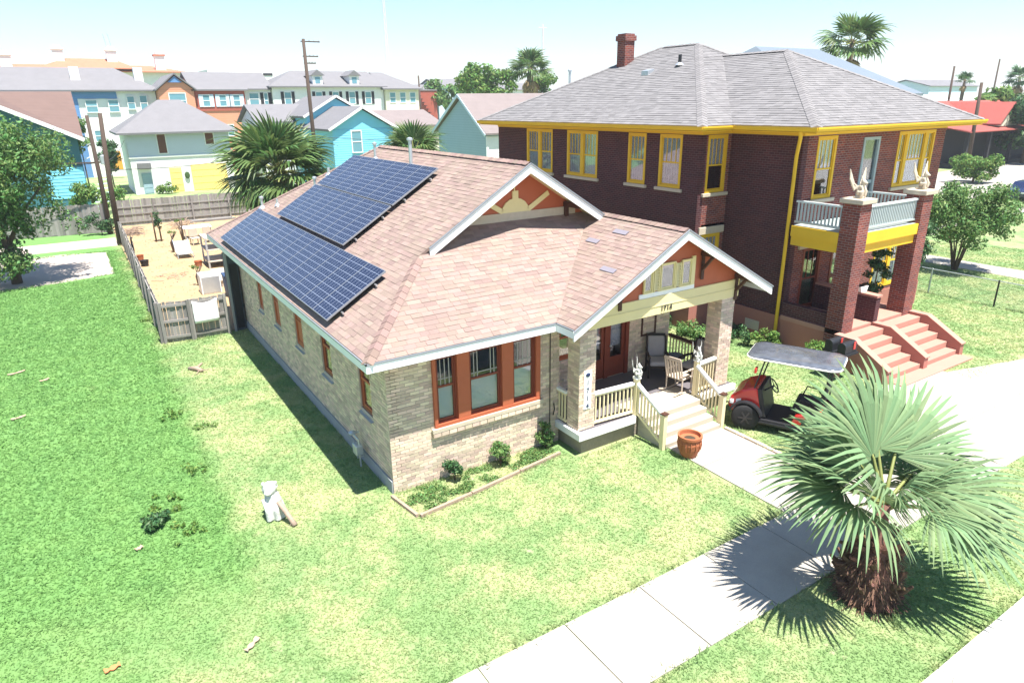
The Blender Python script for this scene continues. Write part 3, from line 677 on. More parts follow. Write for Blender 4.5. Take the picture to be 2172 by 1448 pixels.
array('two-row block of dark blue solar panels higher up below the ridge', [(5.12,11.76,2.02,3.74,7),(5.12,11.76,3.775,5.49,7)])
M['bluerail'] = pm('blue_grey_rail', (.56,.62,.61), .5, .08, 3)
# ================================================================== the two-storey dark brick house
TH = thing('two_storey_house', 'dark red brick two-storey house with yellow trim, grey hip roof and balcony', 'house', (19.5,8,0))
XL, XB, YF, YB2, XRt = 15.2, 13.7, 1.45, 17.57, 24.0
YJ = 4.33
ZT = 7.05
upb = [(12.98,15.02),(9.85,11.9),(7.02,8.0),(5.2,6.3)]            # side windows of the bay (y)
sideh = [(a,b,5.12,ZT-.06) for a,b in upb] + [(12.9,14.9,1.6,3.3),(9.9,11.8,1.6,3.3),(5.4,6.4,1.6,3.3)]
reth = [(14.02,15.0,5.02,ZT-.06),(14.02,15.0,1.5,3.55)]
fronth = [(15.95,17.0,4.95,ZT-.08),(18.55,19.55,4.35,6.85),(20.75,23.25,5.0,ZT-.08),(15.95,17.0,1.1,3.3),(17.6,18.75,1.1,3.35),(20.4,22.6,1.15,3.2)]
w = MB(); wallmesh(w, 'x', XB, YJ, YB2, 1.0, ZT, .25, sideh); w.build('bay_wall', M['shadebrick'], TH)
w = MB(); wallmesh(w, 'y', YJ, XB+.25, XL, 1.0, ZT, .25, reth); w.build('return_wall', M['litbrick'], TH)
w = MB(); wallmesh(w, 'x', XL, YF, YJ, 1.0, ZT, .25); w.build('wall', M['shadebrick'], TH)
w = MB(); wallmesh(w, 'y', YF, XL+.25, XRt, 1.0, ZT, .25, fronth); w.build('wall', M['litbrick'], TH)
w = MB(); w.box(XRt-.25,XRt,YF+.25,YB2,1.0,ZT); w.build('wall', M['shadebrick'], TH)
w = MB(); w.box(XB+.25,XRt-.25,YB2-.25,YB2,1.0,ZT); w.build('wall', M['shadebrick'], TH)
f = MB(); f.box(XB-.04,XB+.3,YJ-.04,YB2,-.05,1.0); f.box(XB+.3,XL-.041,YJ-.04,YJ+.3,-.05,1.0); f.box(XL-.04,XL+.3,YF-.04,YJ+.3,-.05,1.0); f.box(XL+.3,XRt+.03,YF-.04,YF+.3,-.05,1.0)
f.build('foundation', M['pinkp'], TH)
fl = MB(); fl.box(XB+.3,XRt-.3,YJ,YB2-.3,3.7,3.9); fl.box(XL+.3,XRt-.3,YF+.3,YJ,3.7,3.9); fl.build('floor_slab', M['dark'], TH)
MB().box(XB+1.2,XB+1.25,YJ+.4,YB2-.4,1,ZT).build('inner_wall', M['dark'], TH)
# basement vent, stone lintel
MB().box(XL-.06,XL-.041,2.3,2.9,.25,.6).build('vent_grille', M['stone'], TH)
# --- windows
ys = 'yellow'
def ywin(ax, c, u0, u1, z0, z1, vert=3, **k): return window(TH, ax, c, u0, u1, z0, z1, M['yellow'], fw=.1, depth=.08, vert=vert, split=.48, curtain=k.pop('curtain', M['curtain']), **k)
for i, (a, b) in enumerate(upb):
    if b-a > 1.5:
        m_ = (a+b)/2; ywin('x', XB, a, m_-.001, 5.12, ZT-.06); ywin('x', XB, m_+.001, b, 5.12, ZT-.06)
    else: ywin('x', XB, a, b, 5.12, ZT-.06)
    MB().box(XB-.09,XB-.001,a-.12,b+.12,5.0,5.115).build('stone_sill', M['stone'], TH, bevel=.01)
for a, b in ((12.9,14.9),(9.9,11.8),(5.4,6.4)):
    ywin('x', XB, a, b, 1.6, 3.3); MB().box(XB-.09,XB-.001,a-.12,b+.12,1.47,1.595).build('stone_sill', M['stone'], TH, bevel=.01)
for z0, z1 in ((5.02,ZT-.06),(1.5,3.55)):
    ywin('y', YJ, 14.02, 15.0, z0, z1, vert=3, cfrac=.5 if z0 > 3 else 1); MB().box(13.86,15.15,YJ-.1,YJ-.001,z0-.12,z0-.004).build('stone_sill', M['stone'], TH, bevel=.01)
MB().box(13.86,15.15,YJ-.07,YJ-.001,3.56,3.82).build('stone_lintel', M['stone'], TH, bevel=.01)
ywin('y', YF, 15.95, 17.0, 4.95, ZT-.08, vert=3, cfrac=.5); MB().box(15.8,17.15,YF-.1,YF-.001,4.83,4.945).build('stone_sill', M['stone'], TH, bevel=.01)
for a, b in ((20.75,21.35),(21.35,22.65),(22.65,23.25)): ywin('y', YF, a+.001, b-.001, 5.0, ZT-.08, vert=2 if b-a < 1 else 4)
MB().box(20.6,23.4,YF-.1,YF-.001,4.88,4.995).build('stone_sill', M['stone'], TH, bevel=.01)
for a, b in ((20.4,21.5),(21.5,22.6)): ywin('y', YF, a+.001, b-.001, 1.15, 3.2, vert=3)
window(TH, 'y', YF, 15.95, 17.0, 1.1, 3.3, M['redwood'], fw=.09, vert=2)
# balcony screen door, front door
M['teal'] = pm('screen_door', (.3,.38,.4), .5, .06)
def fdoor(x0, x1, z0, z1, m, gl=True):
    d = MB(); d.box(x0,x0+.1,YF-.03,YF+.1,z0,z1); d.box(x1-.1,x1,YF-.03,YF+.1,z0,z1); d.box(x0+.1,x1-.1,YF-.03,YF+.1,z1-.1,z1); d.box(x0+.1,x1-.1,YF+.02,YF+.08,z0+.9,z0+1.02); d.box(x0+.1,x1-.1,YF+.02,YF+.08,z0,z0+.25)
    o = d.build('door', m, TH); MB().box(x0+.1,x1-.1,YF+.045,YF+.055,z0+.25,z1-.1).build('screen', M['glass'], o); MB().ball((x0+.16,YF-.02,z0+1.1),.03).build('handle', M['silver'], o)
fdoor(18.55,19.55,4.35,6.85,M['teal']); fdoor(17.6,18.75,1.1,3.35,M['redwood'])
MB().box(15.6,17.3,YF-.09,YF-.001,3.31,3.6).build('stone_lintel', M['stone'], TH, bevel=.01)
# --- roof (front wing hip + main hip)
E = 7.32
fx0, fx1, fy0 = 14.45, 24.75, .55
bx0, bx1, by0, by1 = 13.0, 25.4, 3.72, 18.3
sr = .5; c2 = 1/math.sqrt(1+sr*sr)
ax_ = (fx0+fx1)/2; ah = E+sr*(fx1-fx0)/2; ay = fy0+(fx1-fx0)/2
rx = (bx0+bx1)/2; rh = E+sr*(bx1-bx0)/2; ry0 = by0+(bx1-bx0)/2; ry1 = by1-(bx1-bx0)/2
FL = [(fx0,fy0,E),(ax_,ay,ah),(ax_,ry0,ah),(fx0,by0+1.45,E)]
FF = [(fx0,fy0,E),(fx1,fy0,E),(ax_,ay,ah)]
FR = [(fx1,fy0,E),(fx1,by0+1,E),(ax_,ry0,ah),(ax_,ay,ah)]
ML = [(bx0,by0,E),(rx,ry0,rh),(rx,ry1,rh),(bx0,by1,E)]
MF = [(bx0,by0,E),(bx1,by0,E),(rx,ry0,rh)]
MR = [(bx1,by0,E),(bx1,by1,E),(rx,ry1,rh),(rx,ry0,rh)]
MK = [(bx0,by1,E),(rx,ry1,rh),(bx1,by1,E)]
dk = MB()
for pl in (FL, FF, FR, ML, MF, MR, MK): dk.prism([(x,y,z-.004) for x,y,z in pl], (0,0,-.05))
roof2 = dk.build('roof', M['gdeck'], TH)
tabs = []
for pl, up in ((FL,(c2,0,sr*c2)),(FF,(0,c2,sr*c2)),(ML,(c2,0,sr*c2)),(MF,(0,c2,sr*c2)),(MK,(0,-c2,sr*c2))): tabs += shingles(pl, up, .16, (.25,.45), .016)
near, rest = split_near(tabs, wc, 300)
for t in near: wedge(MB(), t).build('shingle', M['gshingle'], roof2)
mb = MB()
for t in rest: wedge(mb, t)
mb.build('shingle_field', M['gshingle'], roof2, kind='stuff')
M['gcap'] = pm('grey_cap', (.19,.18,.18), .9, .1, 2, island=.12)
for a, b in (((fx0,fy0,E),(ax_,ay,ah)),((fx1,fy0,E),(ax_,ay,ah)),((ax_,ay,ah),(ax_,ry0,ah)),((bx0,by0,E),(rx,ry0,rh)),((bx0,by1,E),(rx,ry1,rh)),((rx,ry0,rh),(rx,ry1,rh)),((bx1,by0,E),(rx,ry0,rh))):
    ridge_caps(roof2, a, b, M['gcap'], .17, .22)
# yellow gutter, frieze board and soffit
def gut(a, b, out, dz=0):
    a, b, out = Vector(a), Vector(b), Vector(out); z = Vector((0,0,1)); g = MB()
    g.prism([a+z*(-.02), a+out*.13+z*(-.01), a+out*.13+z*(-.06), a+out*.09+z*(-.14), a+z*(-.15)], b-a); g.build('gutter', M['yellow'], TH)
gut((fx0,fy0-.13,E),(fx1+.1,fy0-.13,E),(0,-1,0)) if False else None
gut((fx0-.1,fy0,E),(fx1+.1,fy0,E),(0,-1,0)); gut((fx0,fy0-.1,E),(fx0,by0,E),(-1,0,0)); gut((bx0,by0-.1,E),(bx0,by1,E),(-1,0,0)); gut((bx0-.1,by0,E),(fx0-.02,by0,E),(0,-1,0)); gut((fx1,by1,E),(fx1,fy0-.1,E),(1,0,0))
so_ = MB(); so_.box(fx0,fx1,fy0,YF,E-.2,E-.16); so_.box(fx0,XL,YF,by0,E-.2,E-.16); so_.box(bx0,fx0-.001,by0,YJ,E-.2,E-.16); so_.box(fx0,XL,by0,YJ,E-.2,E-.16); so_.box(bx0,XB,YJ,by1,E-.2,E-.16); so_.build('soffit', M['yellow'], TH)
fz = MB(); fz.box(XB-.04,XB-.002,YJ-.04,YB2,ZT-.04,E-.201); fz.box(XB-.002,XL-.002,YJ-.04,YJ-.002,ZT-.04,E-.201); fz.box(XL-.04,XL-.002,YF-.04,YJ-.041,ZT-.04,E-.201); fz.box(XL-.002,XRt,YF-.04,YF-.002,ZT-.04,E-.201); fz.build('frieze', M['yellow'], TH)
MB().tube([(fx0+.0,fy0+.55,E-.14),(fx0+.05,fy0+.55,E-.3),(XL-.13,YF+.1,ZT-.55),(XL-.1,YF+.13,ZT-.75),(XL-.09,YF+.13,.45),(XL-.22,YF-.0,.2)], .06, 10).build('downspout', M['yellow'], TH)
# chimney and roof vents
ch = MB().box(17.55,18.1,12.75,13.3,8.6,10.7).build('chimney', M['litbrick'], TH)
MB().box(17.49,18.16,12.69,13.36,10.7,10.92).build('chimney_cap', M['litbrick'], ch); MB().box(17.55,18.1,12.75,13.3,10.92,11.0).build('chimney_top', M['litbrick'], ch)
def rz2(x): return E+sr*(x-bx0)
v = MB().tube([(17.3,9.1,rz2(17.3)-.05),(17.3,9.1,rz2(17.3)+.42)], .07).build('vent_pipe', M['black'], TH); MB().lathe([(.2,.02),(.1,.12)], (17.3,9.1,rz2(17.3)), 12).build('flashing', M['galv'], v)
MB().prism([(16.6,10.2,rz2(16.6)),(16.95,10.2,rz2(16.95)),(16.95,10.2,rz2(16.95)+.1),(16.6,10.2,rz2(16.6)+.2)], (0,.4,0)).build('roof_vent', M['galv'], TH)
v = MB().tube([(16.6,15.6,8.6),(16.6,15.6,9.5)], .06).build('vent_pipe', M['galv'], TH); MB().lathe([(.1,0),(.1,.08),(.04,.12)], (16.6,15.6,9.5), 12).build('vent_cap', M['galv'], v)
# --- porch and balcony
PX0, PX1, PYF = 15.05, 19.2, -.86
ps = MB(); ps.box(PX0,PX1,PYF+.02,YF-.05,.95,1.1); ps.build('porch_floor', M['pinktread'], TH)
MB().box(PX0+.03,PX0+.25,PYF+.6,YF-.06,-.05,.948).build('porch_foundation', M['pinkp'], TH); MB().box(PX1-.25,PX1-.03,PYF+.6,YF-.06,-.05,.948).build('porch_foundation', M['pinkp'], TH)
MB().box(PX0+.04,PX0+.26,PYF+.62,YF-.05,1.1,1.55).build('porch_side_wall', M['shadebrick'], TH)
for x0 in (PX0, PX1-.58):
    p = MB().box(x0,x0+.58,PYF,PYF+.58,-.05 if x0 == PX0 else .7,5.12).build('pier', M['litbrick'], TH)
    MB().box(x0-.09,x0+.67,PYF-.09,PYF+.67,5.12,5.26).build('pier_cap', M['stone'], p, bevel=.015)
MB().box(PX1-.2,PX1+.1,PYF+.05,PYF+.5,-.05,1.4).build('pier_buttress', M['pinktread'], TH)
MB().box(16.78,17.02,PYF-.02,YF-.06,1.1,1.95).build('porch_parapet', M['shadebrick'], TH); MB().box(16.74,17.06,PYF-.05,YF-.1,1.95,2.02).build('parapet_coping', M['pinktread'], TH)
bs = MB(); bs.box(PX0+.1,PX1-.1,PYF+.12,YF-.05,4.08,4.2); bs.build('balcony_floor', M['greyrail'], TH)
bb = MB(); bb.box(PX0+.04,PX0+.2,PYF+.581,YF-.05,3.55,4.079); bb.box(PX0+.581,PX1-.581,PYF+.1,PYF+.3,3.55,4.079); bb.box(PX1-.2,PX1-.04,PYF+.581,YF-.05,3.55,4.079); bb.build('balcony_beam', M['yellow'], TH)
b2 = MB(); b2.box(PX0-.02,PX0+.039,PYF+.581,YF-.05,3.85,4.19); b2.box(PX0+.581,PX1-.581,PYF+.02,PYF+.099,3.85,4.19); b2.build('beam_moulding', M['yellow'], TH)
def brail(a, b, n):
    a, b = Vector(a), Vector(b); z = Vector((0,0,1)); r = MB().bar(a+z*.78, b+z*.78, .1, .06).build('balcony_rail', M['bluerail'], TH)
    MB().bar(a+z*.12, b+z*.12, .07, .07).build('bottom_rail', M['greyrail'], r)
    for i in range(n):
        p = a+(b-a)*((i+.5)/n); MB().box(p.x-.022,p.x+.022,p.y-.022,p.y+.022,p.z+.15,p.z+.75).build('baluster', M['greyrail'], r)
brail((PX0+.1,YF-.08,4.2),(PX0+.1,PYF+.6,4.2),13); brail((PX0+.6,PYF+.2,4.2),(PX1-.6,PYF+.2,4.2),30); brail((PX1-.1,YF-.08,4.2),(PX1-.1,PYF+.6,4.2),13)
# --- the double flight of pink steps
ST = thing('entrance_steps', 'pink painted double flight of steps with three cheek walls before dark brick house', 'steps', (17,-1.8,0))
for (x0, x1) in ((14.92,16.78),(17.02,19.03)):
    for k in range(5):
        MB().box(x0,x1,-2.6+k*.33,PYF-.005,(.205*k-.004) if k else -.05,.205*(k+1)-.01).build('step', M['pinktread'], ST, bevel=.012)
for x in (14.68, 16.78, 19.03):
    MB().prism([(x,PYF-.01,-.05),(x,PYF-.01,1.08),(x,-1.5,1.08),(x,-2.68,.42),(x,-2.7,-.05)], (.24,0,0)).build('cheek_wall', M['pinkp'], ST)
    MB().prism([(x-.02,PYF-.01,1.082),(x-.02,-1.5,1.082),(x-.02,-2.72,.40),(x-.02,-2.72,.435),(x-.02,-1.49,1.12),(x-.02,PYF-.01,1.12)], (.28,0,0)).build('coping', M['pinktread'], ST)
MB().box(14.9,19.1,-3.1,-2.61,-.05,.05).build('landing', M['pinktread'], ST)
# ================================================================== golf cart (local: x forward, y left, z up)
M['cartred'] = pm('cart_red', (.5,.02,.016), .25, .06, 3, coat=.8); M['tyre'] = pm('tyre', (.016,.016,.017), .75, .1, 8, .4, 60)
M['rim'] = pm('rim', (.05,.05,.055), .3, .1, metal=.7); M['cushion'] = pm('black_vinyl', (.02,.02,.023), .5, .1); M['redglass'] = pm('red_lens', (.6,.05,.04), .3, .05)
M['amber'] = pm('amber_lens', (.8,.25,.02), .25, .05); M['decal'] = pm('white_decal', (.75,.75,.75), .5, .05)
def glossyroof():
    m = pm('cart_canopy', (.09,.1,.12), .22, .7, 2.6, 0, 6, coat=.6); return m  # strong mottle in the base colour stands in for reflections on the canopy
M['canopy'] = glossyroof()
GC = thing('golf_cart', 'red golf cart with glossy grey canopy and black seats parked on the lawn', 'golf cart', (9.85,-2.72,0), math.atan2(.9,-.43))
GC.scale = (1.08,1.08,1.08)
L = dict(parent=GC, local=True)
def bodyprism(prof, y0, y1, name, m, bev=.03):
    return MB().prism([(x, y0, z) for x, z in prof], (0, y1-y0, 0)).build(name, M[m], bevel=bev, **L)
bodyprism([(.42,.42),(.52,.3),(1.15,.34),(1.28,.52),(1.22,.76),(.98,.96),(.7,1.08),(.6,1.06)], -.5, .5, 'front_cowl', 'cartred', .05)
bodyprism([(.36,.36),(.5,.36),(.62,1.05),(.52,1.07)], -.5, .5, 'dashboard', 'cushion', .02)
bodyprism([(-.35,.24),(.55,.24),(.55,.33),(-.35,.33)], -.55, .55, 'floor', 'cushion', .01)
bodyprism([(-1.15,.36),(-.28,.3),(-.2,.34),(-.28,.62),(-.45,.66),(-1.2,.62)], -.54, .54, 'seat_body', 'cartred', .05)
for y in (-.56, .56): bodyprism([(-.5,.22),(.62,.22),(.62,.28),(-.5,.28)], y-.02, y+.02, 'side_sill', 'rim', .008)
bodyprism([(-.75,.64),(-.2,.64),(-.16,.7),(-.2,.77),(-.75,.74)], -.5, .5, 'seat', 'cushion', .04)
bodyprism([(-.8,.78),(-.7,.78),(-.78,1.25),(-.88,1.25)], -.46, .46, 'backrest', 'cushion', .04)
bodyprism([(-1.3,.6),(-.8,.6),(-.8,.66),(-1.3,.66)], -.44, .44, 'cargo_deck', 'rim', .015)
for y in (-.45, .45):
    MB().tube([(-.75,y,.72),(-.6,y,.95),(-.35,y,.98),(-.28,y,.76)], .018, 8).build('arm_rest', M['black'], **L)
    MB().tube([(.72,y*1.05,.93),(.52,y*1.02,1.82)], .018, 8).build('canopy_strut', M['black'], **L)
    MB().tube([(-.86,y*1.05,.62),(-.84,y*1.02,1.82)], .018, 8).build('canopy_strut', M['black'], **L)
    MB().box(1.13,1.22,y-.12,y+.12,.58,.68).build('headlight', M['decal'], bevel=.02, **L)
    MB().prism([(.72,y*1.125,.36),(.8,y*1.125,.36),(.95,y*1.125,.7),(.88,y*1.125,.72)], (0,.006 if y > 0 else -.006,0)).build('amber_marker', M['amber'], **L)
for sx in (.68, .5):
    pass
MB().box(.66,.71,.48,.66,1.5,1.62).build('mirror', M['redglass'], bevel=.01, **L)
# canopy: rounded slab with a pale rim
def rounded(x0, x1, y0, y1, r, n=6):
    P = []
    for cx, cy, a0 in ((x1-r,y1-r,0),(x0+r,y1-r,90),(x0+r,y0+r,180),(x1-r,y0+r,270)):
        for i in range(n+1): a = R(a0+90*i/n); P.append((cx+r*math.cos(a), cy+r*math.sin(a)))
    return P
rp = rounded(-1.1,.95,-.62,.62,.25)
cm = MB(); n0 = len(rp); rings = [(1.0,1.82),(1.0,1.87),(.97,1.885),(.9,1.9),(.6,1.925),(.25,1.935)]
for sc, z in rings: cm.v += [((x+.07)*sc-.07, y*sc, z) for x, y in rp]
for k in range(len(rings)-1):
    for i in range(n0): j = (i+1) % n0; cm.f.append((k*n0+i, k*n0+j, (k+1)*n0+j, (k+1)*n0+i))
cm.f.append(tuple(range((len(rings)-1)*n0, len(rings)*n0))); cm.f.append(tuple(range(n0-1,-1,-1)))
cn = cm.build('canopy', M['canopy'], smooth=True, **L)
MB().tube([(x,y,1.845) for x, y in rp]+[(rp[0][0],rp[0][1],1.845)], .02, 6, False).build('canopy_rim', M['white'], cn, local=True)
for x, yy, steer in ((.82,.56,14),(.82,-.56,14),(-.82,.56,0),(-.82,-.56,0)):
    w_ = MB(); pr = [(.16,-.1),(.29,-.11),(.315,-.08),(.32,0),(.315,.08),(.29,.11),(.16,.1)]; w_.lathe([(r,z) for r, z in pr], k=28)
    T = Matrix.Translation((x,yy,.32)) @ Matrix.Rotation(R(steer),4,'Z') @ Matrix.Rotation(R(90),4,'X'); w_.xf(T)
    wo = w_.build('wheel', M['tyre'], smooth=True, **L)
    h = MB(); h.lathe([(.17,-.07),(.175,-.1),(.16,-.085),(.05,-.09),(.04,-.11),(.0,-.11)] if yy > 0 else [(.17,.07),(.175,.1),(.16,.085),(.05,.09),(.04,.11),(.0,.11)], k=24); h.xf(T); h.build('rim', M['rim'], wo, local=True)
    for k in range(6):
        a = R(60*k); sp = MB().bar((0.04*math.cos(a),.04*math.sin(a),-.1 if yy > 0 else .1),(.165*math.cos(a),.165*math.sin(a),-.1 if yy > 0 else .1),.035,.02); sp.xf(T); sp.build('spoke', M['rim'], wo, local=True)
    fd = MB(); prof = [(.4*math.cos(R(a)), .4*math.sin(R(a))) for a in range(15,171,15)]
    fd.prism([(x+p, yy-.08 if yy > 0 else yy+.08, .32+q) for p, q in prof]+[(x+p*.9, yy-.08 if yy > 0 else yy+.08, .32+q*.9) for p, q in reversed(prof)], (0,.16 if yy > 0 else -.16,0)); fd.build('fender', M['black'], **L)
sw_ = MB(); T = Matrix.Translation((.3,.24,1.12)) @ Matrix.Rotation(R(-55),4,'Y')
ring = [(.18*math.cos(2*math.pi*i/24), .18*math.sin(2*math.pi*i/24), 0) for i in range(25)]; sw_.tube(ring, .016, 8, False)
for a in (90, 210, 330): sw_.bar((0,0,0),(.17*math.cos(R(a)),.17*math.sin(R(a)),0),.025,.012)
sw_.xf(T); so2 = sw_.build('steering_wheel', M['black'], smooth=True, **L); MB().tube([(.3,.24,1.12),(.56,.24,.9)], .022).build('steering_column', M['black'], so2, local=True)
d = MB(); d.prism([(-.95+.2*math.cos(R(a))*(1 if a % 60 else .6), .546, .48+.11*math.sin(R(a))*(1 if a % 60 else .6)) for a in range(0,360,30)], (0,.004,0)); d.build('decal', M['decal'], **L)
MB().prism([(.95,.502,.62),(1.08,.502,.6),(1.08,.502,.7),(.97,.502,.74)], (0,.005,0)).build('decal', M['decal'], **L)
# ================================================================== statues (fused stone blobs)
def blob(name, parts, loc, rz, label, cat, m='statue', scale=1., vox=.014, parent=None, group=None):
    mb = MB()
    for p in parts:
        if p[0] == 'b': mb.ball(p[1], p[2], 14, 10)
        elif p[0] == 't': mb.tube(p[1], p[2], 10)
        elif p[0] == 'p': mb.prism(p[1], p[2])
        elif p[0] == 'x': mb.box(*p[1])
    me = mb.mesh(name, True); me.materials.append(M[m]); o = link(name, me); o.location = loc; o.rotation_euler = (0,0,rz); o.scale = (scale,)*3
    r = o.modifiers.new('fuse', 'REMESH'); r.mode = 'VOXEL'; r.voxel_size = vox; r.use_smooth_shade = True
    tag(o, label, cat, group); return o
def gargoyle(wing=1.):
    P = [('x',(-.12,.12,-.1,.1,0,.05)),('b',(0,0,.16),(.1,.09,.13)),('b',(.02,0,.28),(.075,.08,.1)),('b',(.07,0,.42),(.07,.06,.075)),('b',(.14,0,.4),(.045,.035,.035)),('t',[(.02,0,.3),(.06,0,.4)],[.06,.045]),
         ('t',[(.06,.03,.47),(.03,.05,.55)],[.022,.008]),('t',[(.06,-.03,.47),(.03,-.05,.55)],[.022,.008])]
    for s in (-1, 1):
        P += [('t',[(.0,.07*s,.15),(.12,.1*s,.17),(.1,.09*s,.05)],[.055,.045,.035]),('t',[(.06,.06*s,.32),(.12,.07*s,.2),(.12,.06*s,.06)],[.035,.03,.028])]
        if wing: P += [('p',[(-.05,.04*s,.3),(-.12,.14*s,.4),(-.16,.36*s*wing,.78),(-.13,.36*s*wing,.5),(-.12,.26*s*wing,.34),(-.1,.14*s,.18)],(.034,0,.0))]
    return P
blob('gargoyle_statue', gargoyle(1), (15.34,-.57,5.26), R(-90), 'winged gargoyle statue on the near brick pier of the balcony', 'statue', 'stone', 1.15, .016)
blob('gargoyle_statue', gargoyle(1), (18.91,-.57,5.26), R(-90), 'winged gargoyle statue on the far brick pier of the balcony', 'statue', 'stone', 1.15, .016)
blob('newel_statue', gargoyle(.5), (6.25,-.9,1.635), R(-70), 'small white creature statue on the left newel post of the porch steps', 'statue', 'statue', .72, .012)
blob('newel_statue', gargoyle(.5), (8.4,-.9,1.635), R(-110), 'small white creature statue on the right newel post of the porch steps', 'statue', 'statue', .72, .012)
lion = [('t',[(.05,0,0),(.02,0,.2),(-.02,0,.42)],[.15,.14,.11]),('b',(-.03,-.01,.52),(.1,.1,.12)),('b',(-.05,-.1,.49),(.06,.05,.045)),('t',[(.09,-.03,.36),(.05,-.14,.2),(.06,-.14,.02)],[.05,.045,.05]),('t',[(-.13,-.03,.36),(-.08,-.14,.2),(-.07,-.14,.02)],[.05,.045,.05])]
for s in (-1, 1): lion += [('b',(-.03+.09*s,.0,.61),(.035,.02,.04))]
for i in range(9): a = R(20+i*27); lion.append(('b',(-.03+.095*math.cos(a),.03,.5+.1*math.sin(a)),(.035,.05,.035)))
ls = blob('lawn_statue', lion, (-2.42,.62,0), R(-20), 'white weathered lion statue standing on the front lawn', 'statue', 'statue', 1.3, .013)
M['driftwood'] = pm('driftwood', (.34,.25,.19), .9, .25, 6, .6, 30, streak=(1,3,1))
lg = MB(); lg.tube([(-2.36,.46,.42),(-2.28,.28,.27),(-2.22,.14,.12),(-2.18,.03,.02)], [.05,.055,.05,.06], 10); lg.tube([(-2.2,.1,.08),(-2.27,.08,.02)], [.03,.015], 6)
lg.build('log', M['driftwood'], label='weathered grey log leaning against the white lion statue', cat='log', smooth=True)
br_ = MB(); br_.tube([(-2.6,10.75,.03),(-2.42,10.45,.1),(-2.3,10.2,.07)], [.07,.08,.06], 8); br_.tube([(-2.42,10.45,.1),(-2.22,10.52,.22)], [.05,.03], 6); br_.tube([(-2.3,10.2,.07),(-2.1,10.05,.13)], [.025,.01], 6); br_.tube([(-2.35,10.3,.08),(-2.5,10.1,.03)], [.02,.01], 6)
br_.build('fallen_branch', M['driftwood'], label='short pale branch lying on the dry grass beside the bungalow', cat='branch', smooth=True)
# cardboard / litter flakes on the lawn
M['litter'] = pm('litter', (.38,.27,.2), .9, .1); M['orange'] = pm('orange_leaf', (.6,.2,.08), .8, .1)
for x, y, L_, a, lab, mm in ((-7.39,13.57,.5,.35,'long pale wood scrap on the far left lawn','litter'),(-6.61,12.31,.28,.5,'short pale wood scrap right of the long one on the lawn','litter'),(-7.19,9.44,.36,.3,'pale wood scrap nearest the left edge of the lawn','litter'),(-3.68,-2.85,.3,.7,'curled tan palm husk on the near lawn','litter'),(-5.59,-2.16,.22,.2,'crumpled orange leaf litter at the near left lawn','orange'),(-4.95,.95,.14,.5,'pale paper scrap on the grass near the weed clump','litter')):
    d = MB(); c_, s2 = math.cos(a), math.sin(a); n = 6
    for i in range(n):
        t0, t1 = i/n-.5, (i+1)/n-.5; w0, w1 = (.035+.02*math.sin(i*2.1+x)), (.035+.02*math.sin(i*2.1+2.1+x)); z0, z1 = .03+.07*t0*t0, .03+.07*t1*t1
        f_ = lambda u, v_, z: (x+c_*u*L_-s2*v_, y+s2*u*L_+c_*v_, z)
        d.prism([f_(t0,-w0,z0), f_(t1,-w1,z1), f_(t1,w1,z1+.01), f_(t0,w0,z0+.01)], (0,0,.012))
    d.build('wood_scrap' if mm == 'litter' else 'leaf_litter', M[mm], label=lab, cat='scrap')
# ================================================================== pot, edging, gas meter
M['terracotta'] = pm('terracotta_pot', (.36,.12,.055), .75, .15, 6, .3, 30); M['soil'] = pm('soil', (.06,.045,.03), .95, .3, 20, .8, 40)
PT = thing('plant_pot', 'large terracotta pot on the path at the foot of the porch steps', 'pot', (6.62,-2.42,.03))
MB().lathe([(.17,0),(.2,.04),(.255,.22),(.275,.36),(.255,.46),(.27,.49),(.295,.5),(.295,.56),(.25,.56),(.24,.47),(.0,.45)], (6.62,-2.42,.03), 28).build('pot_body', M['terracotta'], PT, smooth=False)
for k in range(14):
    a = R(k*360/14); MB().tube([(6.62+.26*math.cos(a),-2.42+.26*math.sin(a),.22),(6.62+.283*math.cos(a),-2.42+.283*math.sin(a),.36),(6.62+.27*math.cos(a),-2.42+.27*math.sin(a),.47)], .014, 6).build('rib', M['terracotta'], PT)
MB().lathe([(.24,.44),(.1,.47),(0,.47)], (6.62,-2.42,.03), 20).build('soil', M['soil'], PT)
ED = thing('bed_edging', 'low timber edging of the flower bed along the bungalow front', 'edging', (2,-.8,0))
for a, b in (((-.1,-.1,.03),(.05,-1.08,.03)),((.1,-1.12,.03),(1.4,-.98,.03)),((1.42,-.975,.03),(2.8,-.78,.03)),((2.82,-.775,.03),(4.1,-.6,.03))): MB().bar(a, b, .07, .09).build('timber', M['driftwood'], ED)
PEg = thing('path_edging', 'row of pinkish edging bricks along the right side of the garden path', 'edging', (8.5,-3.4,0))
for i in range(15): MB().box(8.43,8.53,-5.15+i*.215,-4.95+i*.215,-.02,.07+.01*random.random()).build('brick', M['brick'], PEg, bevel=.008)
GM = thing('gas_meter', 'grey gas meter with pipes against the shaded bungalow side wall', 'gas meter', (-.2,1.6,0))
MB().box(-.3,-.12,1.45,1.72,.35,.62).build('meter_case', M['galv'], GM, bevel=.03)
for pts in ([(-.2,1.5,.35),(-.2,1.5,.05)],[(-.2,1.68,.35),(-.2,1.68,.2),(-.05,1.68,.2)],[(-.2,1.5,.62),(-.2,1.5,.75),(-.2,1.9,.75),(-.05,1.9,.75)]): MB().tube(pts, .022, 8).build('pipe', M['galv'], GM)
MB().lathe([(.09,0),(.1,.03),(.03,.07)], (-.2,1.9,.75), 14).build('regulator', M['galv'], GM)
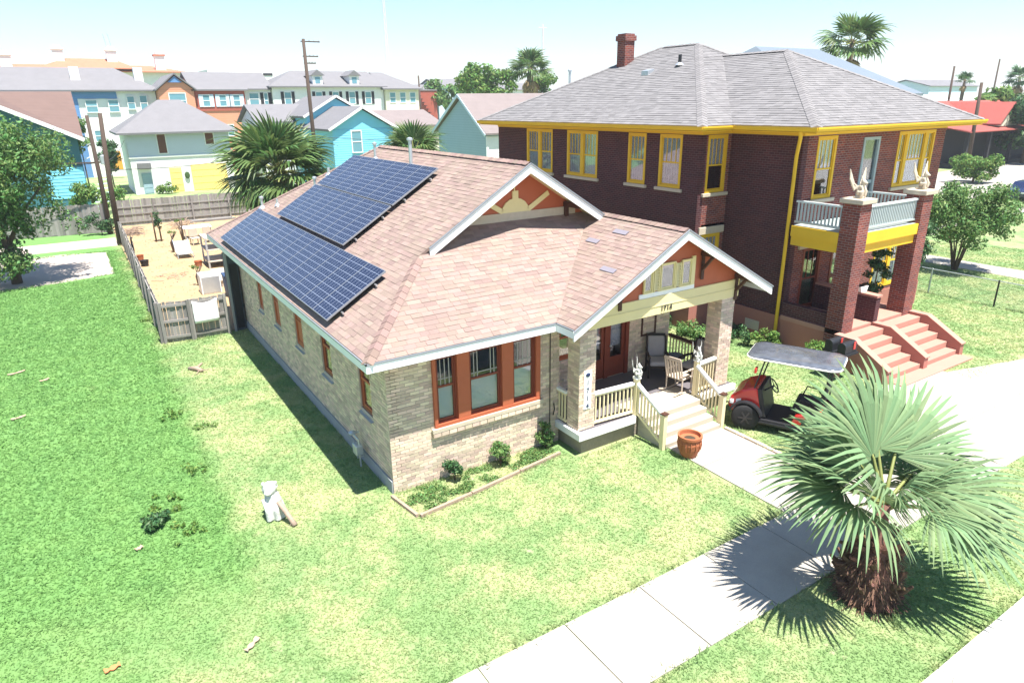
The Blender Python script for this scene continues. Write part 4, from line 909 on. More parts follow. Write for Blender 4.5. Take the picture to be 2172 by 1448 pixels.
# ================================================================== porch furniture
M['chairwood'] = pm('chair_wood', (.035,.025,.022), .5, .1); M['cushgrey'] = pm('grey_cushion', (.36,.34,.35), .9, .08, 6)
def armchair(loc, rz, label):
    T = thing('porch_armchair', label, 'chair', loc, rz, 'armchairs on the bungalow porch'); K = dict(parent=T, local=True)
    for x in (-.28, .28):
        MB().tube([(x,-.27,0),(x,-.27,.62)], .028, 8).build('leg', M['chairwood'], **K); MB().tube([(x,.27,0),(x,.27,.5),(x*.95,.4,1.08)], .028, 8).build('leg', M['chairwood'], **K)
        MB().tube([(x,-.32,.63),(x,0,.65),(x,.3,.62)], .035, 8).build('arm', M['chairwood'], **K)
    MB().box(-.27,.27,-.28,.28,.3,.36).build('seat_frame', M['chairwood'], **K)
    MB().box(-.26,.26,-.3,.26,.36,.5).build('seat_cushion', M['cushgrey'], bevel=.05, **K)
    b = MB().box(-.25,.25,-.05,.05,0,.6); b.xf(Matrix.Translation((0,.3,.47)) @ Matrix.Rotation(R(-13),4,'X')); b.build('back_cushion', M['cushgrey'], bevel=.045, **K)
    b = MB().box(-.28,.28,.02,.06,.0,.68); b.xf(Matrix.Translation((0,.33,.45)) @ Matrix.Rotation(R(-13),4,'X')); b.build('back_frame', M['chairwood'], **K)
armchair((8.6,.75,.6), R(-35), 'dark wood armchair with pale grey cushions against the porch back wall')
armchair((9.25,-.05,.6), R(-85), 'grey cushioned armchair by the right porch pier')
TB = thing('porch_table', 'small dark blue round table between the porch chairs', 'table', (9.1,.55,.6))
M['bluetable'] = pm('blue_table', (.1,.14,.2), .5, .1)
MB().lathe([(.27,.5),(.29,.52),(.29,.55),(.0,.55)], (9.1,.55,.6), 24).build('table_top', M['bluetable'], TB); MB().tube([(9.1,.55,.6),(9.1,.55,1.1)], .04).build('leg', M['chairwood'], TB); MB().lathe([(.2,0),(.18,.03),(.04,.06)], (9.1,.55,.6), 16).build('base', M['chairwood'], TB)
RC = thing('rocking_chair', 'pale wooden rocking chair at the top of the porch steps', 'chair', (8.3,-.4,.6), R(100)); K = dict(parent=RC, local=True)
M['palewood'] = pm('pale_wood', (.5,.42,.34), .6, .15, 5)
for x in (-.25, .25):
    MB().tube([(x,-.5,.1),(x,-.25,.03),(x,.1,.03),(x,.4,.08),(x,.55,.14)], .022, 8).build('rocker', M['palewood'], **K); MB().tube([(x,-.22,.04),(x,-.22,.6)], .022).build('leg', M['palewood'], **K); MB().tube([(x,.22,.05),(x,.22,.42),(x,.38,1.05)], .022).build('leg', M['palewood'], **K); MB().tube([(x,-.26,.62),(x,.28,.64)], .03).build('arm', M['palewood'], **K)
MB().box(-.26,.26,-.26,.24,.4,.44).build('seat', M['palewood'], bevel=.012, **K)
for i in range(5):
    x = -.18+i*.09; MB().bar((x,.24,.44),(x,.37,1.0),.05,.015,(0,1,0)).build('back_slat', M['palewood'], **K)
MB().bar((-.25,.375,1.02),(.25,.375,1.02),.03,.09).build('top_rail', M['palewood'], **K)
PG = thing('porch_planter', 'stone trough planter on the dark brick porch parapet', 'planter', (16.9,.1,2.02))
MB().prism([(16.75,-.35,2.02),(17.05,-.35,2.02),(17.12,-.35,2.2),(16.68,-.35,2.2)], (0,.9,0)).build('trough', M['white'], PG)
MB().box(16.72,17.08,-.32,.5,2.2,2.21).build('soil', M['soil'], PG)
# mailbox pair beside the steps
MX = thing('mailbox_pair', 'pair of black mailboxes on a post left of the pink steps', 'mailbox', (14.05,-1.5,0))
for y in (-1.72, -1.3):
    pts = [(13.85+.0, 0)]; prof = [(-.13,.0),(.13,.0),(.13,.2)]+[(.13*math.cos(R(a)), .2+.13*math.sin(R(a))) for a in range(20,180,20)]+[(-.13,.2)]
    b = MB().prism([(13.72, y+p, .92+q) for p, q in prof], (.6,0,0)).build('mailbox', M['black'], MX, bevel=.01); MB().box(14.321,14.33,y-.1,y+.1,.95,1.2).build('door', M['galv'], b)
    MB().box(14.1,14.2,y-.15,y-.135,1.02,1.25).build('flag', M['redglass'], b)
MB().box(13.98,14.1,-1.57,-1.45,0,.85).build('post', M['pinkp'], MX); MB().box(13.7,14.35,-1.9,-1.12,.85,.915).build('shelf', M['black'], MX)
# ================================================================== fences
def picket_fence(label, a, b, h, w=.14, rails=(.3,.85,1.35), side=1, posts=2.4, group=None, wave=.03, back=False, name='wooden_fence', gap=.005, thick=.02):
    a, b = Vector(a), Vector(b); d = (b-a); L_ = d.length; d.normalize(); n_ = Vector((-d.y,d.x,0))*side
    F = thing(name, label, 'fence', a, 0, group); k = max(1, round(L_/w)); w = L_/k; me = MB().box(-w/2+gap/2,w/2-gap/2,-thick/2,thick/2,0,h).mesh('picket'); me.materials.append(M['wood'])
    ang = math.atan2(d.y, d.x)
    for i in range(k):
        o = link('picket', me, F, True); o.location = (b-a)*((i+.5)/k); o.location.z = .02+random.uniform(-wave,wave); o.rotation_euler = (random.uniform(-.01,.01),random.uniform(-.012,.012),ang)
    for z in rails: MB().bar(a+n_*.04+Vector((0,0,z)), b+n_*.04+Vector((0,0,z)), .04, .09).build('rail', M['wood'], F)
    m = max(1, round(L_/posts))
    for i in range(m+1):
        p = a+(b-a)*(i/m)+n_*.09; MB().box(p.x-.05,p.x+.05,p.y-.05,p.y+.05,-.1,h+.04).build('post', M['wood'], F)
    return F
picket_fence('long grey picket fence along the left side of the sand yard', (-2.92,14.1,0), (-2.62,37.9,0), 1.5, w=.16, side=1, wave=.05)
picket_fence('grey picket fence at the back of the sand yard', (-2.6,44.1,0), (10.5,43.9,0), 1.85, w=.17, side=-1)
picket_fence('weathered picket fence along the alley behind the left lawn', (-16,43.6,0), (-2.95,42.0,0), 1.95, w=.17, side=1)
FG = picket_fence('short front fence panel of the sand yard nearest the lawn corner', (-2.9,14.08,0), (-1.98,13.98,0), 1.5, w=.105, rails=(.2,.8,1.38), side=-1, posts=.9)
picket_fence('yard gate of grey boards hung with a white sheet', (-1.93,14.0,0), (-.72,14.02,0), 1.5, w=.11, rails=(.2,.8,1.38), side=-1, posts=1.2, name='yard_gate')
M['sheet'] = pm('white_sheet', (.8,.8,.78), .9, .05, 3)
sh = MB(); nx, nz = 10, 8
P = [[(-1.86+.86*i/nx, 13.82-.012*math.sin(i*.5), .62+.86*j/nz-.12*(math.sin(math.pi*i/nx))*(j/nz)**2) for i in range(nx+1)] for j in range(nz+1)]
sh.v = [p for row in P for p in row]; sh.f = [(j*(nx+1)+i, j*(nx+1)+i+1, (j+1)*(nx+1)+i+1, (j+1)*(nx+1)+i) for j in range(nz) for i in range(nx)]
o = sh.build('hanging_sheet', M['sheet'], label='white cloth sheet hung over the yard gate', cat='sheet', smooth=True); sd_ = o.modifiers.new('thick','SOLIDIFY'); sd_.thickness = .012
# eave post at the bungalow's back corner; dark boxes beside it are painted shade
EPS = thing('shaded_eave_post', 'eave post with tall dark grey boxes as painted shade under the rear left eave', 'closet', (-.4,14.4,0))
M['eaveshade'] = pm('eave_shade', (.06,.08,.1), .6, .1)
MB().box(-.42,-.05,14.1,14.9,0,2.9).build('shade_box', M['eaveshade'], EPS); MB().box(-.5,-.42,14.02,14.1,0,3.15).build('corner_post', M['foundation'], EPS); MB().box(-.36,-.1,14.07,14.099,.1,2.6).build('door', M['black'], EPS)  # body and door panel only give the shaded area its dark colour
# chain-link fence on the right
CF = thing('chain_link_fence', 'low chain-link fence crossing the right-hand lawn', 'fence', (26,0,0))
for y in (-4.2,-.7,1.9,4.6): MB().tube([(26.1,y,-.05),(26.1,y,1.12)], .035).build('post', M['galv'] if y != -.7 else M['black'], CF)
MB().tube([(26.1,-4.2,1.08),(26.1,4.6,1.08)], .02).build('top_rail', M['galv'], CF)
m_ = MB()
for i in range(-4, 92):
    y = -4.2+i*.1
    for s in (-1, 1):
        p, q = Vector((26.1,y,.03)), Vector((26.1,y+s*1.0,1.05)); 
        def cl(t): return p+(q-p)*t
        t0, t1 = 0, 1
        if q.y > 4.6: t1 = (4.6-p.y)/(q.y-p.y)
        if q.y < -4.2: t1 = (-4.2-p.y)/(q.y-p.y)
        if p.y > 4.6 or p.y < -4.2 or t1 <= 0: continue
        m_.bar(cl(t0), cl(t1), .004, .004)
m_.build('wire_mesh', M['galv'], CF, kind='stuff')
# ================================================================== yard furniture
AC = thing('air_conditioner', 'grey outdoor air conditioner unit inside the sand yard', 'air conditioner', (-.25,20.6,0))
MB().box(-.65,.2,20.2,21.0,.05,.95).build('case', M['white'], AC, bevel=.02); MB().box(-.6,.15,20.185,20.199,.12,.85).build('grille', M['galv'], AC); MB().lathe([(.3,.0),(.3,.03),(.05,.05)], (-.22,20.6,.95), 20).build('fan_guard', M['galv'], AC)
M['bluetarp'] = pm('blue_bin', (.03,.06,.13), .5, .1)
WB = thing('wheeled_bin', 'dark blue wheeled bin next to the air conditioner', 'bin', (.55,19.4,0))
MB().prism([(.25,19.1,.1),(.85,19.1,.1),(.9,19.05,1.0),(.2,19.05,1.0)], (0,.65,0)).build('bin_body', M['bluetarp'], WB); MB().box(.17,.93,19.0,19.75,1.0,1.08).build('lid', M['bluetarp'], WB, bevel=.02)
for x in (.3, .8): MB().lathe([(.1,-.03),(.11,0),(.1,.03)], (0,0,0), 14).xf(Matrix.Translation((x,19.78,.11)) @ Matrix.Rotation(R(90),4,'Y')).build('wheel', M['tyre'], WB)
LC = thing('sun_lounger', 'white sun lounger with bent metal frame in the sand yard', 'lounger', (-.05,29.6,0))
MB().prism([(-.4,29.2,.3),(.3,29.2,.3),(.3,29.9,.32),(-.4,29.9,.32)], (0,0,.07)).build('seat', M['white'], LC); MB().prism([(-.4,29.92,.33),(.3,29.92,.33),(.3,30.5,.85),(-.4,30.5,.85)], (0,.05,-.05)).build('backrest', M['white'], LC)
for x in (-.45, .35): MB().tube([(x,29.1,.0),(x,29.15,.32),(x,29.9,.34),(x,30.1,.6),(x,30.55,.95)], .022).build('frame', M['galv'], LC); 
for x in (-.45, .35): MB().tube([(x,30.3,0),(x,29.95,.34)], .022).build('leg', M['galv'], LC)
TT = thing('garden_table', 'white slatted garden table at the back of the sand yard', 'table', (1.6,36,0))
for i in range(7): MB().box(.75+i*.25,.98+i*.25,35.4,36.6,.72,.76).build('slat', M['white'], TT)
for x in (.85, 2.4):
    for y in (35.5, 36.5): MB().box(x-.03,x+.03,y-.03,y+.03,0,.72).build('leg', M['galv'], TT)
for i, (x, y, lab) in enumerate(((1.1,33.3,'cream garden chair nearer the lounger'),(2.0,33.6,'cream garden chair beside the potting shelf'))):
    T = thing('garden_chair', lab, 'chair', (x,y,.03), R(10+20*i), 'garden chairs in the yard'); K = dict(parent=T, local=True)
    MB().box(-.26,.26,-.26,.26,.4,.45).build('seat', M['palewood'], **K); MB().box(-.26,.26,.22,.26,.5,.98).build('backrest', M['palewood'], **K)
    for p in (-.22,.22):
        for q in (-.22,.22): MB().box(p-.025,p+.025,q-.025,q+.025,0,.4).build('leg', M['palewood'], **K)
PS = thing('potting_shelf', 'open grey potting shelf against the rear of the bungalow', 'shelf', (1.2,26,0))
for x in (.6, 1.9):
    for y in (25.6, 27.2): MB().box(x-.04,x+.04,y-.04,y+.04,0,1.7).build('upright', M['galv'], PS)
for z in (.4, 1.0, 1.6): MB().box(.55,1.95,25.55,27.25,z,z+.05).build('shelf_board', M['palewood'], PS)
DK = thing('timber_deck', 'pale timber deck with steps behind the bungalow', 'deck', (1.2,20.5,0))
for i in range(14): MB().box(.35,3.2,21.2+i*.2,21.385+i*.2,.35,.39).build('plank', M['palewood'], DK)
MB().box(.4,3.2,21.25,23.9,.0,.345).build('skirt', M['palewood'], DK)
BK = thing('bicycle', 'dark bicycle leaning inside the left yard fence', 'bicycle', (-2.3,33.5,0))
for y in (33.0, 34.05):
    w_ = MB().tube([(-2.35,y+.33*math.cos(2*math.pi*i/20),.35+.33*math.sin(2*math.pi*i/20)) for i in range(21)], .022, 6, False).build('wheel', M['black'], BK)
MB().tube([(-2.35,33.0,.35),(-2.35,33.35,.35),(-2.35,33.25,.8),(-2.35,33.85,.85),(-2.35,33.35,.35)], .02, 6).build('frame', M['black'], BK); MB().tube([(-2.35,34.05,.35),(-2.35,33.85,.95)], .02, 6).build('fork', M['black'], BK); MB().tube([(-2.6,33.85,.98),(-2.1,33.85,.98)], .018, 6).build('handlebar', M['black'], BK); MB().box(-2.42,-2.28,33.1,33.38,.85,.9).build('saddle', M['black'], BK, bevel=.02)
# ================================================================== utility poles and wires
def pole(base, top, r, label, arms=(), cat='utility pole', extra=True):
    b, t = Vector(base), Vector(top); P_ = thing('utility_pole', label, cat, b)
    m1 = b+(t-b)*.5+Vector((random.uniform(-.06,.06),0,0)); MB().tube([b-Vector((0,0,.2)), m1, t], [r,r*.85,r*.65], 10).build('shaft', M['pole'], P_, smooth=True)
    for z, l, ang in arms:
        c = b+(t-b)*z; a = Vector((math.cos(ang), math.sin(ang), 0)); ar = MB().bar(c-a*l*.15, c+a*l*.85, .07, .09).build('crossarm', M['pole'], P_)
        for q in (.3,.55,.8): p = c+a*l*q; MB().lathe([(.04,.04),(.055,.08),(.035,.15),(0,.17)], p, 10).build('insulator', M['galv'], ar)
    return P_
pole((-2.85,36.3,0),(-2.5,36.2,7.85),.17,'crooked brown utility pole at the left fence corner')
p2 = pole((-3.1,41.2,0),(-3.05,41.2,7.7),.16,'darker utility pole with transformer behind the alley fence corner')
MB().lathe([(.2,0),(.22,.05),(.22,.55),(.1,.62)], (-2.6,41.0,4.6), 16).build('transformer', M['galv'], p2); MB().bar((-5.5,41.2,4.75),(-2.7,41.2,4.75),.08,.08).build('crossarm', M['pole'], p2)
pole((13.7,48,0),(13.66,48,13.3),.2,'tall dark utility pole with side arms rising behind the yard palm',((.985,1.6,0),(.9,1.3,0),(.86,1.0,0)))
pole((52.6,108,0),(52.4,108,13.0),.22,'thin dark pole by the far brick stair building'); pole((57.0,112,0),(56.8,112,12.5),.22,'second thin pole right of the far brick stair building')
pole((84.4,27.2,0),(84.1,27.4,9.6),.24,'thick grey utility pole in front of the red roofed house')
pole((103.8,40,0),(103.4,40,12.2),.2,'dark leaning pole before the low white building',((.93,1.2,.4),)); pole((116.6,40,0),(116.4,40,13.4),.16,'slender leaning pole near the right edge of the skyline'); pole((100,52,0),(99.7,52,10.2),.16,'short dark pole left of the right-hand pole group')
def wire(pts, label, r=.012, sag=.5):
    P_ = []
    for a, b in zip(pts[:-1], pts[1:]):
        a, b = Vector(a), Vector(b)
        for i in range(12): t = i/12; p = a+(b-a)*t; p.z -= sag*4*t*(1-t); P_.append(p)
    P_.append(Vector(pts[-1])); MB().tube(P_, r, 5).build('overhead_wire', M['black'], label=label, cat='wire', smooth=True)
wire([(-22,41.5,5.6),(-3.0,41.2,4.7),(.3,64,5.2)], 'overhead wire strung from the transformer pole to the grey roofed garage', .02)
wire([(-2.7,36.2,4.6),(12,48,5.0),(13.68,48,4.9)], 'long low cable from the crooked pole across the white garage front', .02)
wire([(13.67,48,5.6),(27,44,5.2),(36,40,5.5)], 'cable crossing the blue-grey gable wall', .02, .3)

# ================================================================== yard clutter
def sticks(label, c, n, L_, spread, m='driftwood', h=.5, name='brush_pile', cat='brush pile', seed=1):
    rs = random.Random(seed); T = thing(name, label, cat, c); c = Vector(c)
    for i in range(n):
        a = rs.uniform(0,6.28); z = rs.uniform(.03,h); p = c+Vector((rs.uniform(-spread,spread),rs.uniform(-spread,spread),z)); d = Vector((math.cos(a),math.sin(a),rs.uniform(-.25,.35)))*L_*rs.uniform(.5,1)*.5
        q0, q1 = p-d, p+d; q0.z = max(q0.z,.02); q1.z = max(q1.z,.02); MB().tube([q0,(q0+q1)/2+Vector((0,0,rs.uniform(0,.06))),q1], [.022,.018,.01], 5).build('stick', M[m], T)
sticks('tangled pile of cut branches at the back left of the sand yard', (-1.9,39.6,0), 46, 1.5, .55, seed=1)
sticks('second pile of cut branches before the back yard fence', (1.3,40.8,0), 40, 1.4, .6, seed=2)
sticks('loose sticks scattered beside the air conditioner', (-1.4,24.8,0), 16, .8, .7, h=.06, seed=3)
TL = thing('lumber_stack', 'stack of weathered boards lying along the back yard fence', 'lumber', (3.4,42.6,0))
for i in range(9): MB().box(2.2+random.uniform(-.1,.1),5.2+random.uniform(-.2,.2),42.3+(i%3)*.22,42.5+(i%3)*.22,.03+(i//3)*.06,.08+(i//3)*.06).build('board', M['wood'], TL)
for i, (x, y, r_, lab, m) in enumerate(((-2.2,28.5,.22,'dark round tub against the left yard fence','black'),(-2.25,30.2,.18,'terracotta tub against the left yard fence','terracotta'),(2.6,31.0,.25,'galvanised tub beside the garden chairs','galv'),(.2,26.6,.2,'terracotta tub by the potting shelf','terracotta'))):
    T = thing('garden_tub', lab, 'tub', (x,y,0)); MB().lathe([(r_*.75,.02),(r_,.34),(r_*1.08,.36),(r_*.95,.36),(r_*.9,.3),(0,.3)], (x,y,0), 16).build('tub_body', M[m], T); leaves_ok = MB().lathe([(r_*.9,.29),(0,.31)], (x,y,0), 14).build('soil', M['soil'], T)
def chips():
    mb = MB(); rs = random.Random(4)
    for i in range(700):
        x, y = rs.uniform(-2.7,3.5), rs.uniform(16.8,43.5); a = rs.uniform(0,6.28); L_ = rs.uniform(.03,.14); mb.bar((x,y,.085),(x+math.cos(a)*L_,y+math.sin(a)*L_,.09+rs.uniform(0,.02)),.025,.012)
    mb.build('sand_debris', M['driftwood'], label='wood chips and debris strewn over the sand yard', cat='debris', kind='stuff')
chips()
# ================================================================== vegetation
def frond_mesh(Lp, Lf, segs, spread=115, droop=.35, seed=0, wid=1., fold=.25):
    rr = random.Random(seed); mb = MB(); pts = [(0,0,0),(Lp*.5,0,-.02*Lp),(Lp,0,-.08*Lp)]
    base = Vector((Lp,0,-.08*Lp)); da = R(2*spread/segs)
    for k in range(segs):
        th = R(-spread)+da*(k+.5)+rr.uniform(-.02,.02); Ls = Lf*(1-.28*abs(th/R(spread))**2)*rr.uniform(.9,1.05); dr = droop*rr.uniform(.6,1.5); n = len(mb.v); hw = da*.5
        tw = 0
        for r_, wf in ((.05,1),(.35,1),(.62,.98),(.82,.62),(.94,.32),(1.0,.04)):
            rad = r_*Ls; z = -dr*Ls*max(0,r_-.5)**2*2.4 - fold*abs(math.sin(th))*rad*.55; hwid = max(.002, rad*math.tan(hw)*wf) if r_ < .63 else Ls*.62*math.tan(hw)*wf
            c = Vector((math.cos(th+tw*r_)*rad, math.sin(th+tw*r_)*rad, z)); sd = Vector((-math.sin(th), math.cos(th), 0))
            pl = .16*hwid*wid
            mb.v += [tuple(base+c-sd*hwid*wid-Vector((0,0,pl))), tuple(base+c+Vector((0,0,pl*.5))), tuple(base+c+sd*hwid*wid-Vector((0,0,pl)))]
        for i in range(5):
            a = n+i*3; mb.f += [(a,a+1,a+4,a+3),(a+1,a+2,a+5,a+4)]
    return mb.mesh('frond', False)
def petiole_mesh(Lp, r=.022):
    return MB().tube([(0,0,0),(Lp*.5,0,-.02*Lp),(Lp,0,-.08*Lp),(Lp*1.12,0,-.1*Lp)], [r*1.5,r,r*.8,r*.3], 6).mesh('petiole', True)
def fan_palm(label, base, H, Lp, Lf, dirs, segs=36, mat='frond', trunk=.25, boots=True, skirt=0, seed=1, spread=115, droop=.35, group=None, tscale=1., topz=None):
    rr = random.Random(seed); b = Vector(base); P_ = thing('fan_palm', label, 'palm tree', b, 0, group)
    var = []
    for v in range(4):
        me = frond_mesh(Lp, Lf, segs, spread, droop*(.6+.5*v), seed*10+v); me.materials.append(M[mat]); var.append(me)
    pe = petiole_mesh(Lp, .022*Lf/1.1); pe.materials.append(M['petiole'])
    prof = ([(trunk*1.3,0),(trunk*1.2,.2),(trunk*1.02,.6),(trunk*.75,1.0),(trunk*.42,1.25),(trunk*.3,H)] if boots else [(trunk*1.25,0),(trunk*1.1,H*.15),(trunk,H*.5),(trunk*.95,H*.85),(trunk*.5,H)])
    t = MB(); t.lathe(prof, b-Vector((0,0,.05)), 14); tr = t.build('trunk', M['boot'] if boots else M['bark'], P_, smooth=True)
    if boots:
        nb = 62
        for i in range(nb):
            z = rr.uniform(.02,1.2); a = rr.uniform(0,2*math.pi); r0 = trunk*(1.25-.62*z/1.2); o_ = Vector((math.cos(a),math.sin(a),0)); p = b+o_*r0*.8+Vector((0,0,z)); L_ = rr.uniform(.18,.42)*tscale
            MB().tube([p, p+o_*L_*.5+Vector((0,0,L_*.35)), p+o_*L_*.8+Vector((0,0,L_*rr.uniform(.3,.9)))], [.075*tscale,.05*tscale,.025*tscale], 5).build('boot', M['boot'], tr)
        fb = MB()
        for i in range(900):
            z = rr.uniform(0.02,1.15); a = rr.uniform(0,2*math.pi); o_ = Vector((math.cos(a),math.sin(a),0)); p = b+o_*trunk*(1.2-.6*z/1.2)+Vector((0,0,z)); L_ = rr.uniform(.12,.4); q = p+o_*L_*.6+Vector((rr.uniform(-.1,.1),rr.uniform(-.1,.1),-L_*rr.uniform(.2,.9)))
            q.z = max(q.z, .02); fb.bar(p, q, .012, .004)
        fb.build('fibre', M['boot'], tr, kind='stuff')
    top = Vector((0,0,H*.97)) if topz is None else Vector((0,0,topz))
    for i, (az, el, s) in enumerate(dirs):
        o = link('frond', var[i % 4], P_, True); m = Matrix.Rotation(R(az),4,'Z') @ Matrix.Rotation(-R(el),4,'Y') @ Matrix.Rotation(R(rr.uniform(-16,16)),4,'X'); m = Matrix.Translation(top+Vector((0,0,rr.uniform(-.12,.1)))) @ m @ Matrix.Scale(s,4)
        o.matrix_local = m; q = link('petiole', pe, o, True)
    if skirt:
        dm = frond_mesh(Lp*.7, Lf*.9, max(10,segs//2), 70, .5, 99); dm.materials.append(M['dry'])
        for i in range(skirt):
            o = link('dead_frond', dm, P_, True); o.matrix_local = Matrix.Translation(top-Vector((0,0,rr.uniform(.1,.9)*Lf*(.4 if boots else 1)))) @ Matrix.Rotation(R(i*360/skirt+rr.uniform(-15,15)),4,'Z') @ Matrix.Rotation(R(rr.uniform(50,80)),4,'Y')
    return P_
def ring(rr, spec):
    out = []
    for n, e0, e1, s0, s1 in spec:
        a0 = rr.uniform(0,360)
        for i in range(n): out.append((a0+360*i/n+rr.uniform(-12,12), rr.uniform(e0,e1), rr.uniform(s0,s1)))
    return out
rr = random.Random(5)
dirs = [(102,76,1.1),(62,68,1.12),(22,56,1.12),(142,60,1.0),(168,40,1.0),(150,26,1.0),(176,18,.95),(122,28,.95),(84,34,1.0),(42,32,1.05),(4,28,1.1),(348,8,1.15),(322,2,1.2),(334,26,1.1),(300,8,.85),(270,66,.6),(80,54,.8),(318,48,.75),(190,62,.6)]
fan_palm('young fan palm with brown shaggy trunk beside the pavement', (5.52,-7.55,0), 1.9, .78, 1.36, dirs, 36, 'frond', .36, True, 0, 3, 104, .36, topz=1.8)
fan_palm('bushy fan palm behind the sand yard left of the bungalow ridge', (4.9,25.8,0), 5.0, 1.35, 1.75, ring(rr, [(6,62,82,.9,1.1),(9,38,55,1,1.2),(11,12,30,1,1.25),(12,-15,5,1,1.25),(12,-48,-20,.95,1.2)]), 28, 'frondmid', .3, False, 14, 4, 110, .32)
fan_palm('low fan palm crown peeking over the bungalow roof ridge', (13.1,26.4,0), 5.3, 1.0, 1.3, ring(rr, [(6,55,80,.9,1),(9,25,50,.9,1.1),(9,0,20,.9,1.1)]), 26, 'frondmid', .22, False, 6, 6, 110, .4)
fan_palm('tall fan palm with dry skirt on the skyline left of the chimney', (54.7,75,0), 12.9, 1.6, 2.1, ring(rr, [(7,50,80,.9,1),(10,15,45,.9,1.1),(10,-15,12,.9,1.1)]), 18, 'frondmid', .55, False, 18, 7, 105, .3)
fan_palm('fan palm silhouetted above the grey roof at upper right', (62.2,30,0), 13.6, 1.5, 2.0, ring(rr, [(6,45,80,.9,1),(9,10,45,.9,1.1),(9,-25,8,.9,1.1)]), 18, 'frondmid', .32, False, 8, 8, 105, .3)
fan_palm('distant fan palm at the far right edge of the skyline', (149,50,0), 11.6, 1.3, 1.7, ring(rr, [(6,45,80,.9,1),(9,0,45,.9,1.1),(6,-25,0,.9,1.1)]), 12, 'leafdk', .35, False, 6, 9, 105, .3)
fan_palm('small distant fan palm beside the dark leaning pole', (128.5,50,0), 11.0, .8, 1.1, ring(rr, [(6,45,80,.9,1),(8,0,45,.9,1.1)]), 12, 'leafdk', .3, False, 4, 10, 105, .3)
def leaves(mb, centres, n, size, rs, flat=.6):
    """n leaf quads round a list of (centre, radii) clumps"""
    w = np.array([r[0]*r[1]*r[2] for c, r in centres]); w = w**.75; w /= w.sum(); idx = rs.choice(len(centres), n, p=w)
    Cc = np.array([tuple(c) for c, r in centres])[idx]; Rr = np.array([r for c, r in centres])[idx]
    d = rs.normal(size=(n,3)); d /= np.linalg.norm(d,axis=1)[:,None]; rad = rs.random(n)**(1/2.2)
    p = Cc+d*Rr*rad[:,None]; nr = d+rs.normal(size=(n,3))*.8+np.array([0,0,.5]); nr /= np.linalg.norm(nr,axis=1)[:,None]
    t = np.cross(nr, rs.normal(size=(n,3))); t /= np.linalg.norm(t,axis=1)[:,None]; b = np.cross(nr,t); s = (size*rs.uniform(.6,1.3,n))[:,None]
    q = np.stack([p-t*s, p-b*s*.45-nr*s*.1, p+t*s, p+b*s*.45-nr*s*.1],1).reshape(-1,3); k = len(mb.v)
    mb.v += [tuple(x) for x in q]; mb.f += [(k+4*i,k+4*i+1,k+4*i+2,k+4*i+3) for i in range(n)]; return mb
def tree(name, label, base, limbs, clumps, n, size, mat='leaf', cat='tree', seed=1, group=None, tr=.12):
    b = Vector(base); T = thing(name, label, cat, b, 0, group); rs = np.random.default_rng(seed); t = MB()
    for pts, r0, r1 in limbs:
        k = len(pts); t.tube([b+Vector(p) for p in pts], [r0+(r1-r0)*i/(k-1) for i in range(k)], 8)
    if limbs: t.build('trunk', M['bark'], T, smooth=True)
    leaves(MB(), [(b+Vector(c), r) for c, r in clumps], n, size, rs).build('crown', M[mat], T); return T
def scatter(seed, n, c, r, cr):
    rs = random.Random(seed); out = []
    for i in range(n):
        while True:
            v = Vector((rs.uniform(-1,1),rs.uniform(-1,1),rs.uniform(-1,1)))
            if v.length <= 1: break
        k = rs.uniform(.7,1.3)*cr; out.append(((c[0]+v.x*r[0], c[1]+v.y*r[1], c[2]+v.z*r[2]), (k,k,k*.75)))
    return out
cl = scatter(2, 60, (-.3,0,5.8), (3.4,2.8,2.8), .8)+scatter(3, 30, (-.8,-.6,2.3), (1.9,1.5,1.9), .6)+[((2.2,-1.2,4.0),(.5,.5,.9)),((2.6,-1.0,3.3),(.35,.3,.9)),((3.1,-.8,2.7),(.25,.2,.7)),((1.7,-1.4,3.2),(.4,.3,.9)),((-.4,-1.6,1.2),(.9,.6,.8))]
tree('shade_tree', 'large leafy tree with drooping branches at the left edge beside the pad', (-7.9,28.2,0), [([(0,0,0),(.05,0,1.6),(-.2,.1,3.2),(-.4,0,5)],.24,.08),([(0,0,1.8),(.9,-.3,3.4),(1.9,-.8,4.6)],.12,.04),([(0,0,2.2),(-1.1,.2,3.8),(-2,.3,5.2)],.12,.04)], cl, 27000, .105, 'leaf', seed=2)
cl = scatter(5, 70, (0,0,2.8), (1.9,2.1,1.6), .5)
st_ = [([(random.uniform(-.12,.12),random.uniform(-.12,.12),0),(math.cos(a)*.35,math.sin(a)*.35,1.2),(math.cos(a)*1.0,math.sin(a)*1.0,2.9)],.05,.015) for a in [i*.75 for i in range(9)]]
tree('crape_myrtle', 'multi-stemmed crape myrtle on the lawn right of the dark brick house', (31.5,3.4,0), st_, cl, 15000, .085, 'leaf', seed=6)
tree('columnar_shrub', 'tall dark evergreen shrub behind the far balcony pier', (25.3,2.6,0), [([(0,0,0),(0,0,3.6)],.06,.02)], scatter(9, 22, (0,0,2.6), (.55,.6,2.0), .4), 4200, .08, 'leafdk', 'shrub', seed=9)
for (x, y, h, lab) in ((1.4,-.2,.62,'leftmost small shrub under the front windows'),(2.62,-.24,.72,'middle small shrub under the front windows'),(3.95,-.2,.85,'right and fullest small shrub near the porch')):
    tree('round_shrub', lab+' of the bungalow', (x,y,0), [([(0,0,0),(.03,0,h*.6)],.02,.008),([(0,0,.02),(-.1,.03,h*.6)],.015,.006)], scatter(int(x*10), 12, (0,0,h*.55), (.17,.17,h*.36), .12), 900, .04, 'leafdk' if x < 2 else 'leaf', 'shrub', seed=int(x*7), group='shrubs under the front windows')
